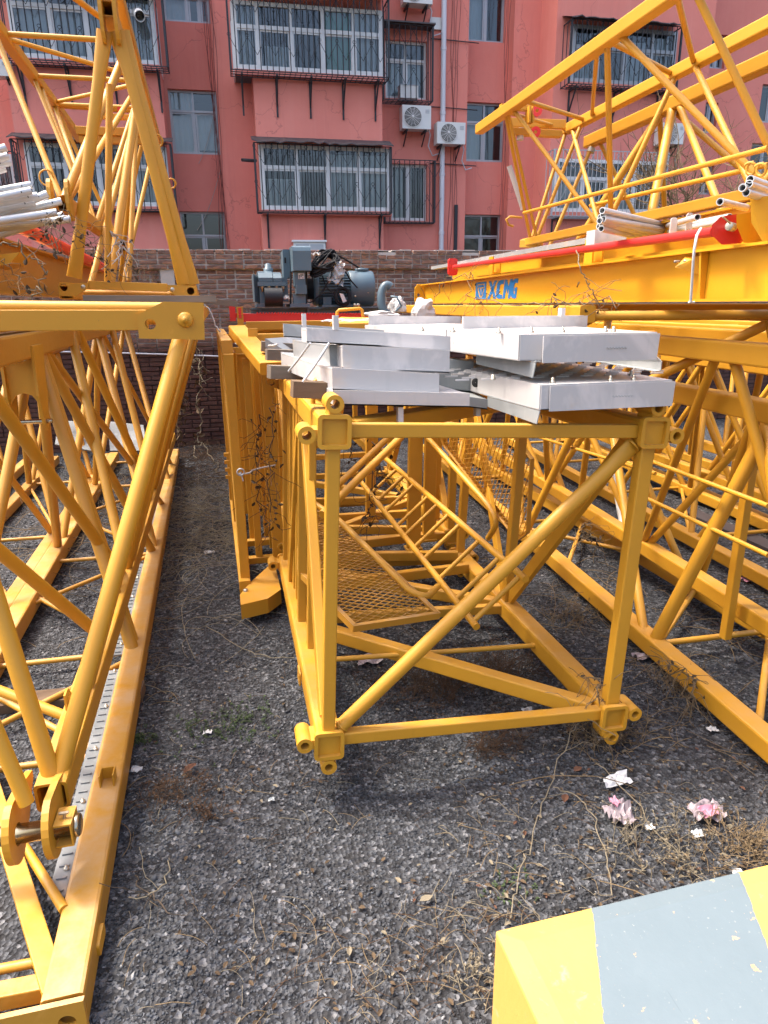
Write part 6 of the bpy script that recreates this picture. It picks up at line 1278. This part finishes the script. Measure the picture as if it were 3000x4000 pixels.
# ================================================================ litter, leaves, twigs
def gpt(x, y, dz=.012): p = atz(x, y, 0); return V(p.x, p.y, gz(p.x, p.y)+dz)
crumple('paper_scrap', 'crumpled white paper sheet on the gravel right of the mast', 'paper', gpt(2405, 3072), .125, .065, .03, 'paper', 21, 8)
crumple('plastic_bag', 'pale crumpled bag with pink inside nearest the mast corner', 'bag', gpt(2415, 3215), .10, .10, .06, 'pink_bag', 22, 10); crumple('bag_lining', 'pink patch inside the pale bag nearest the mast corner', 'bag', gpt(2395, 3190, .055), .03, .045, .02, 'pink', 42, 6)
crumple('plastic_bag', 'pale crumpled bag with pink flap near the concrete block', 'bag', gpt(2755, 3185), .13, .10, .045, 'pink_bag', 23, 10); crumple('bag_lining', 'pink flap on the pale bag near the concrete block', 'bag', gpt(2765, 3205, .04), .07, .05, .02, 'pink', 43, 6)
for k, (x, y, s_, mt, lab) in enumerate(((2780,2860,.05,'paper','torn white scrap beside the right hand chord'), (2725,3275,.045,'clear_bag','clear scrap below the pale bag by the concrete block'), (2535,3250,.035,'paper','small white crumb right of the pale bag'), (2510,2583,.10,'pink_bag','pale pink strip on the gravel under the right section'), (2925,2280,.10,'pink','pink scrap far back under the right section'), (1060,3130,.028,'galv_dull','small square grey tile on the gravel'), (810,2865,.04,'paper','white shard at the left among the green weeds'), (1440,2590,.13,'pink_bag','pink wrapper under the mast rail'), (2060,2780,.05,'film','grey film scrap under the mast corner'), (535,3020,.05,'film','green tinted film scrap beside the left chord'), (2880,3420,.04,'paper','white scrap at the far edge of the concrete block'), (2350,2900,.05,'paper','pale scrap below the right mast corner'), (740,1720,.11,'paper','white rag at the foot of the brick wall'), (820,2165,.08,'film','pale film in the dry grass left of the mast'))):
    crumple('scrap', lab, 'scrap', gpt(x, y), s_, s_*.7, s_*.3, mt, 60+k, 6)
# leaves: thin folded blades of their own
def leaf(q, p, s_, a, mat=None):
    ca, sa = math.cos(a), math.sin(a); r = random.Random(int(p.x*9999)); L = [(-1,0), (-.5,.42), (.1,.5), (.7,.28), (1,0), (.7,-.28), (.1,-.5), (-.5,-.42)]
    vs = [p+V((x*ca-y*sa)*s_, (x*sa+y*ca)*s_, .004+abs(y)*s_*.6+r.uniform(0,.25)*s_) for x, y in L]; q.add(vs, [(0,1,2,3,4), (4,5,6,7,0)])
for mt, n, key in (('leaf_dry', 300, 1), ('leaf_orange', 30, 2), ('straw_pale', 190, 3), ('leaf_dark', 260, 4)):
    q = MB(); r = random.Random(key)
    for _ in range(n):
        zone = r.random()
        if zone < .40: x, y = r.uniform(1900, 3000), r.uniform(2900, 3600)
        elif zone < .62: x, y = r.uniform(1300, 2500), r.uniform(2450, 3000)
        elif zone < .80: x, y = r.uniform(550, 1300), r.uniform(2000, 3100)
        else: x, y = r.uniform(700, 2000), r.uniform(3000, 4000)
        leaf(q, gpt(x, y, .006), r.uniform(.005, .014), r.uniform(0, 6.3))
    tag(q.build('fallen_leaves', mt, None, recalc=False), {'leaf_dry': 'brown dry leaf litter scattered over the gravel', 'leaf_orange': 'orange leaf bits scattered over the gravel', 'straw_pale': 'pale dry leaf bits scattered over the gravel', 'leaf_dark': 'dark rotted leaf litter scattered over the gravel'}[mt], 'leaves', kind='stuff')
for x, y, s_, a, lab in ((2255,3028,.026,.4,'curled orange leaf left of the white paper'), (2205,3138,.030,1.0,'large orange leaf above the pale vine'), (745,3020,.035,.8,'orange leaf beside the brown weed clump'), (1555,3430,.018,2.0,'tan leaf alone on the gravel'), (1665,3510,.026,.2,'curled pale leaf on the gravel below the mast'), (1365,3720,.018,1.4,'pale crumpled leaf at the bottom of the gravel')):
    q = MB(); leaf(q, gpt(x, y, .01), s_, a); q.v = [(vx, vy, vz+(.3*abs(vx-gpt(x,y).x))) for vx, vy, vz in q.v]; tag(q.build('fallen_leaf', 'leaf_orange' if 'orange' in lab else 'straw_pale', None, org=gpt(x, y)), lab, 'leaf')
# twigs and straw
def strand(q, p, a, L, r, curve, lift=.0, n=6, k=5):
    pts = []; x, y = p.x, p.y; z0 = p.z
    for i in range(n+1):
        t2 = i/n; pts.append(V(x, y, gz(x, y)+.008+lift*math.sin(math.pi*t2))); x += math.cos(a)*L/n; y += math.sin(a)*L/n; a += curve/n+random.gauss(0,.10)
    q.path(pts, r, 4)
for mt, n, r0, r1, l0, l1 in (('straw_pale', 190, .0007, .0014, .03, .12), ('straw', 230, .0007, .0014, .03, .13), ('weed_brown', 170, .0006, .0012, .04, .14)):
    q = MB()
    for _ in range(n):
        zone = random.random()
        if zone < .34: x, y = random.uniform(1700, 3000), random.uniform(3050, 3700)
        elif zone < .55: x, y = random.uniform(900, 2000), random.uniform(3500, 4000)
        elif zone < .70: x, y = random.uniform(560, 1300), random.uniform(2400, 3300)
        elif zone < .85: x, y = random.uniform(1300, 3000), random.uniform(2300, 3000)
        else: x, y = random.uniform(500, 1900), random.uniform(3000, 4000)
        strand(q, gpt(x, y), random.uniform(0, 6.3), random.uniform(l0, l1), random.uniform(r0, r1), random.gauss(0,.6), random.uniform(0,.02))
    tag(q.build('straw_litter', mt, None), {'straw_pale': 'pale straw and stalks strewn over the gravel', 'straw': 'tan straw strewn over the gravel', 'weed_brown': 'thin brown stems strewn over the gravel'}[mt], 'straw', kind='stuff')
def tangle(label, cx_, cy_, rx, ry, n, mat, h=.10, L=.5, r=.0018, name='dry_vine'):
    q = MB(); c = gpt(cx_, cy_)
    for _ in range(n):
        p = V(c.x+random.gauss(0, rx), c.y+random.gauss(0, ry), 0); p.z = gz(p.x, p.y); strand(q, p, random.uniform(0, 6.3), random.uniform(L*.4, L*1.2), random.uniform(r*.6, r*1.3), random.gauss(0, 1.6), random.uniform(0, h), 9)
    return tag(q.build(name, mat, None), label, 'dry vine', kind='stuff')
tangle('tangle of pale dry vines on the ground left of the climbing frame', 800, 2050, .20, .95, 420, 'straw_pale', .10, .6, .0017); tangle('tangle of brown dry vines by the foot of the wall', 780, 1800, .28, .8, 320, 'weed_brown', .16, .7, .002)
tangle('dry vines on the ground inside the left jib sections', 420, 2000, .40, 1.2, 220, 'straw', .12, .6, .002); tangle('dry vines inside the right sections', 2450, 2350, .5, 1.0, 120, 'straw', .10, .5, .0018)
tangle('dry stems and grit gathered along the lower left chord', 600, 2450, .05, .9, 130, 'straw', .03, .2, .0013); tangle('dry stems gathered along the near right chord', 2560, 2620, .12, .7, 110, 'straw', .03, .2, .0013)
def weed(label, x, y, spread, h, n, mat, name='dry_weed', br=3, rr=.0011):
    q = MB(); c = gpt(x, y, 0)
    for _ in range(n):
        p = V(c.x+random.gauss(0, spread), c.y+random.gauss(0, spread*.7), 0); p.z = gz(p.x, p.y); d = V(random.gauss(0,.55), random.gauss(0,.55), 1).normalized(); L = h*random.uniform(.45, 1.15); pts = [p]
        for i in range(5): d = (d+V(random.gauss(0,.2), random.gauss(0,.2), -.10)).normalized(); pts.append(pts[-1]+d*L/5)
        q.path(pts, rr*random.uniform(.8,1.4), 4)
        for k in range(br):
            i = random.randint(1, 4); e = pts[i]; dd = (d+V(random.gauss(0,.9), random.gauss(0,.9), random.gauss(.1,.4))).normalized(); m_ = e+dd*L*.22; q.path([e, m_, m_+(dd+V(random.gauss(0,.5), random.gauss(0,.5), 0)).normalized()*L*.18], rr*.8, 4)
            if random.random() < .55: leaf(q, m_, .006, random.uniform(0,6.3))
    t_ = thing(name, label, 'weed', tuple(c)); tag(q.build('stems', mat, t_), kind='stuff'); return t_
weed('fluffy brown dead weed clump left on the open gravel', 700, 3110, .075, .10, 70, 'weed_brown'); weed('small brown weed clump below the larger one at the left', 790, 3195, .05, .06, 36, 'weed_brown')
weed('dense brown dead weeds under the middle of the mast section', 1700, 2690, .13, .20, 150, 'weed_brown'); weed('brown dead weeds under the right part of the mast section', 1960, 2640, .12, .18, 110, 'weed_brown')
weed('dead stalks around the right front corner of the mast', 2370, 2900, .09, .20, 80, 'straw'); weed('dry weeds left of the right mast corner below the rail', 1940, 2930, .08, .14, 55, 'weed_brown')
weed('dry stalks between the bags and the concrete block', 2560, 3330, .10, .10, 70, 'straw_pale'); weed('tan dry grass at the right above the concrete block', 2880, 3330, .08, .12, 80, 'straw'); weed('dry grass at the bottom beside the concrete block', 1880, 3800, .07, .07, 40, 'straw_pale')
weed('low green weeds on the gravel left of the mast', 880, 2830, .13, .04, 130, 'weed_green', 'green_weed', 4, .0012); weed('small green weed beside the left chord', 560, 2890, .04, .04, 40, 'weed_green', 'green_weed', 4, .0012); weed('tiny green sprouts below the mast corner', 2000, 3480, .06, .025, 30, 'weed_green', 'green_weed')
weed('dead weeds beside the right lower chord', 2230, 2420, .10, .12, 60, 'straw'); weed('dry stalks hanging on the right lower chord', 2650, 2700, .07, .16, 60, 'straw')
# hanging vines
def vine(label, pts, mat='straw_pale', r=.0035, side=8, leaves=6, lmat='leaf_dry', jit=.015, leafsize=.03):
    t_ = thing('dry_vine', label, 'dry vine', tuple(pts[0])); fine = []
    for i in range(len(pts)-1):
        for k in range(5): fine.append(Vector(pts[i]).lerp(Vector(pts[i+1]), k/5)+V(random.gauss(0,jit), random.gauss(0,jit), random.gauss(0,jit)))
    fine.append(Vector(pts[-1])); q = MB(); q.path(fine, r, 5); q.build('stem', mat, t_)
    if side:
        q = MB()
        for _ in range(side):
            p = random.choice(fine); d = V(random.gauss(0,1), random.gauss(0,.5), random.gauss(-.5,.7)).normalized(); pp = [p]
            for i in range(5): d = (d+V(random.gauss(0,.4), random.gauss(0,.4), random.gauss(-.1,.4))).normalized(); pp.append(pp[-1]+d*random.uniform(.02,.06))
            q.path(pp, r*.5, 4)
        tag(q.build('side_shoots', mat, t_), kind='stuff')
    if leaves:
        q = MB()
        for _ in range(leaves):
            p = random.choice(fine)+V(random.gauss(0,.03), 0, random.gauss(-.02,.03)); k0 = len(q.v); leaf(q, V(0,0,0), leafsize*random.uniform(.5,1.1), random.uniform(0,6.3))
            M3 = Matrix.Rotation(random.uniform(.8,2.2), 3, V(random.gauss(0,1), random.gauss(0,1), .2).normalized()); q.v[k0:] = [tuple(p+M3 @ Vector(w)) for w in q.v[k0:]]
        tag(q.build('dry_leaves', lmat, t_, recalc=False), kind='stuff')
    return t_
vine('pale looped vine hanging down the brick wall left of the climbing frame', [at(760,1330,9.6), at(775,1420,9.6), at(780,1500,9.55), at(770,1580,9.5), at(790,1650,9.5), at(775,1730,9.4)], leaves=14, r=.008, leafsize=.06)
vine('forked pale vine on the brick wall beside the left stack', [at(725,1410,9.5), at(760,1455,9.5), at(782,1470,9.5), at(790,1440,9.5), at(770,1400,9.5)], leaves=5, r=.008, side=6, leafsize=.05); vine('brown leafy vine hanging against the left stack edge', [at(715,1480,9.0), at(705,1560,9.0), at(700,1640,8.9), at(690,1720,8.9)], 'straw', .008, 14, 40, 'leaf_dry', .03, .06)
vine('thin vine curling on the ground by the wall', [gpt(760,1800), gpt(770,1770,.12), gpt(800,1760,.1), gpt(830,1800), gpt(850,1850)], r=.007, leaves=3)
vine('white cord from the left stack to the climbing frame', [at(798,1190,6), at(820,1215,6), at(840,1270,6), at(870,1310,6), at(925,1345,5.5)], 'tape', .006, 0, 0, jit=.004)
vine('leafy dead vine climbing over the left girder and red rod', [at(225,960,4.2), at(190,900,4.2), at(180,880,4.2), at(235,850,4.3), at(270,835,4.3)], 'straw', .003, 16, 26, 'leaf_dark', .012, .018); vine('dead vine with dark leaves between the upper left tubes', [at(430,1060,4.9), at(380,1000,4.9), at(335,940,4.8), at(290,905,4.8)], 'straw', .003, 18, 24, 'leaf_dark', .015, .02)
vine('long pale vine trailing over the left girder', [at(0,955,4.2), at(60,960,4.2), at(120,990,4.2), at(170,1040,4.2), at(168,1080,4.2), at(155,1140,4.2), at(110,1165,4.2)], 'straw_pale', .004, 6, 4, 'leaf_dark'); vine('thin dead vine in front of the left girder web', [at(10,1010,4.1), at(60,1080,4.1), at(120,1130,4.1), at(185,1170,4.1)], 'straw', .0025, 12, 10, 'leaf_dark', .01, .016)
vine('dead vine tangle at the foot of the upper left tubes', [at(505,1090,5.4), at(490,1030,5.4), at(520,1000,5.4), at(560,1080,5.4), at(600,1110,5.4)], 'straw_pale', .003, 22, 10, 'leaf_dark', .02, .02); vine('grey rag vine wound round the upper left tubes', [at(430,910,5.2), at(460,935,5.2), at(480,960,5.2), at(500,985,5.2)], 'rope', .006, 10, 6, 'leaf_dark', .015, .02)
vine('dead leafy vine hanging inside the front mast section', [at(1500,1720,4.6), at(1470,1800,4.5), at(1450,1900,4.5), at(1430,2000,4.4), at(1445,2060,4.4)], 'weed_brown', .004, 30, 26, 'leaf_dark', .03, .022); vine('brown vine at the back left inside the mast', [at(1350,1720,4.8), at(1380,1800,4.8), at(1500,1850,4.8), at(1560,1900,4.8)], 'weed_brown', .004, 24, 14, 'leaf_dark', .03, .022)
vine('dry vine on the slim posts beside the climbing frame', [at(1010,1640,4.6), at(1000,1750,4.6), at(1015,1850,4.6), at(1020,1950,4.6), at(1050,2080,4.5)], 'weed_brown', .004, 36, 26, 'leaf_dark', .02, .022); vine('dark dead vine hanging on the left face of the front mast', [at(1060,1600,3.4), at(1062,1760,3.4), at(1060,1850,3.4), at(1055,2000,3.4)], 'weed_brown', .003, 14, 26, 'leaf_dark', .01, .016)
vine('dead vine along the top edge under the branded girder', [at(1880,1175,4.2), at(2130,1190,3.6), at(2180,1165,3.5), at(2250,1190,3.4), at(2320,1175,3.3), at(2420,1190,3.2)], 'straw', .003, 26, 10, 'leaf_dark', .012, .016); vine('thin pale vine hanging over the branded girder', [at(2250,980,3.4), at(2262,1040,3.3), at(2290,1090,3.3), at(2310,1130,3.3), at(2345,1195,3.3)], 'straw_pale', .003, 3, 2, 'leaf_dry', .006)
vine('tangled pale vine across the blue lettering', [at(1690,1170,5.3), at(1740,1085,5.2), at(1850,1080,5.1), at(1830,1160,5.0), at(1900,1180,4.9), at(1950,1140,4.8)], 'straw', .003, 22, 5, 'leaf_dark', .02, .016); vine('dry vines hanging on the right lower chord near the mast', [at(2270,2050,4.4), at(2300,2075,4.3), at(2330,2110,4.2)], 'straw', .003, 24, 20, 'leaf_dark', .02, .02)
vine('dry vine wound on the near lower right chord', [atz(2600,2590,.2), atz(2660,2640,.2), atz(2720,2650,.16), atz(2690,2760,.1)], 'straw', .003, 30, 24, 'leaf_dry', .015, .016); vine('dry vine at the right front corner of the mast', [atz(2290,2640,.3), atz(2350,2680,.3), atz(2330,2720,.3)], 'straw', .003, 24, 14, 'leaf_dry', .012, .014)
for lab, P in (('long pale stem rising from the gravel to the mast corner', [(2105,3190,0), (2170,3010,.05), (2230,2870,.12), (2275,2790,.2)]), ('pale branched stem lying below the bags', [(2390,3520,.01), (2370,3380,.02), (2320,3220,.02), (2250,3140,.02), (2160,3100,.02)]), ('pale stem running from the block corner', [(1995,3600,.02), (2030,3420,.02), (2065,3330,.03), (2100,3200,.02)]), ('thin curved stalk on the gravel left of centre', [(490,3540,.01), (620,3500,.01), (660,3440,.01), (662,3370,.01)]), ('dark curved twig on the left gravel', [(670,3595,.01), (600,3520,.01), (545,3480,.01), (530,3440,.01)]), ('long thin stem left of the mast', [(800,2455,.01), (950,2540,.01), (1040,2575,.01), (1150,2585,.01)]), ('pale stalks beside the bags', [(2330,3000,.02), (2480,3130,.03), (2600,3290,.03), (2690,3380,.02)]), ('bent stalk at the bottom edge', [(1990,4000,.01), (1960,3860,.02), (1900,3810,.01)])):
    pts = [gpt(x, y, .008)+V(0,0,z) if z < .03 else atz(x, y, z) for x, y, z in P]; vine(lab, pts, 'straw_pale' if 'dark' not in lab else 'bark', .0024, 4, 2, 'leaf_dry', .006, .012)
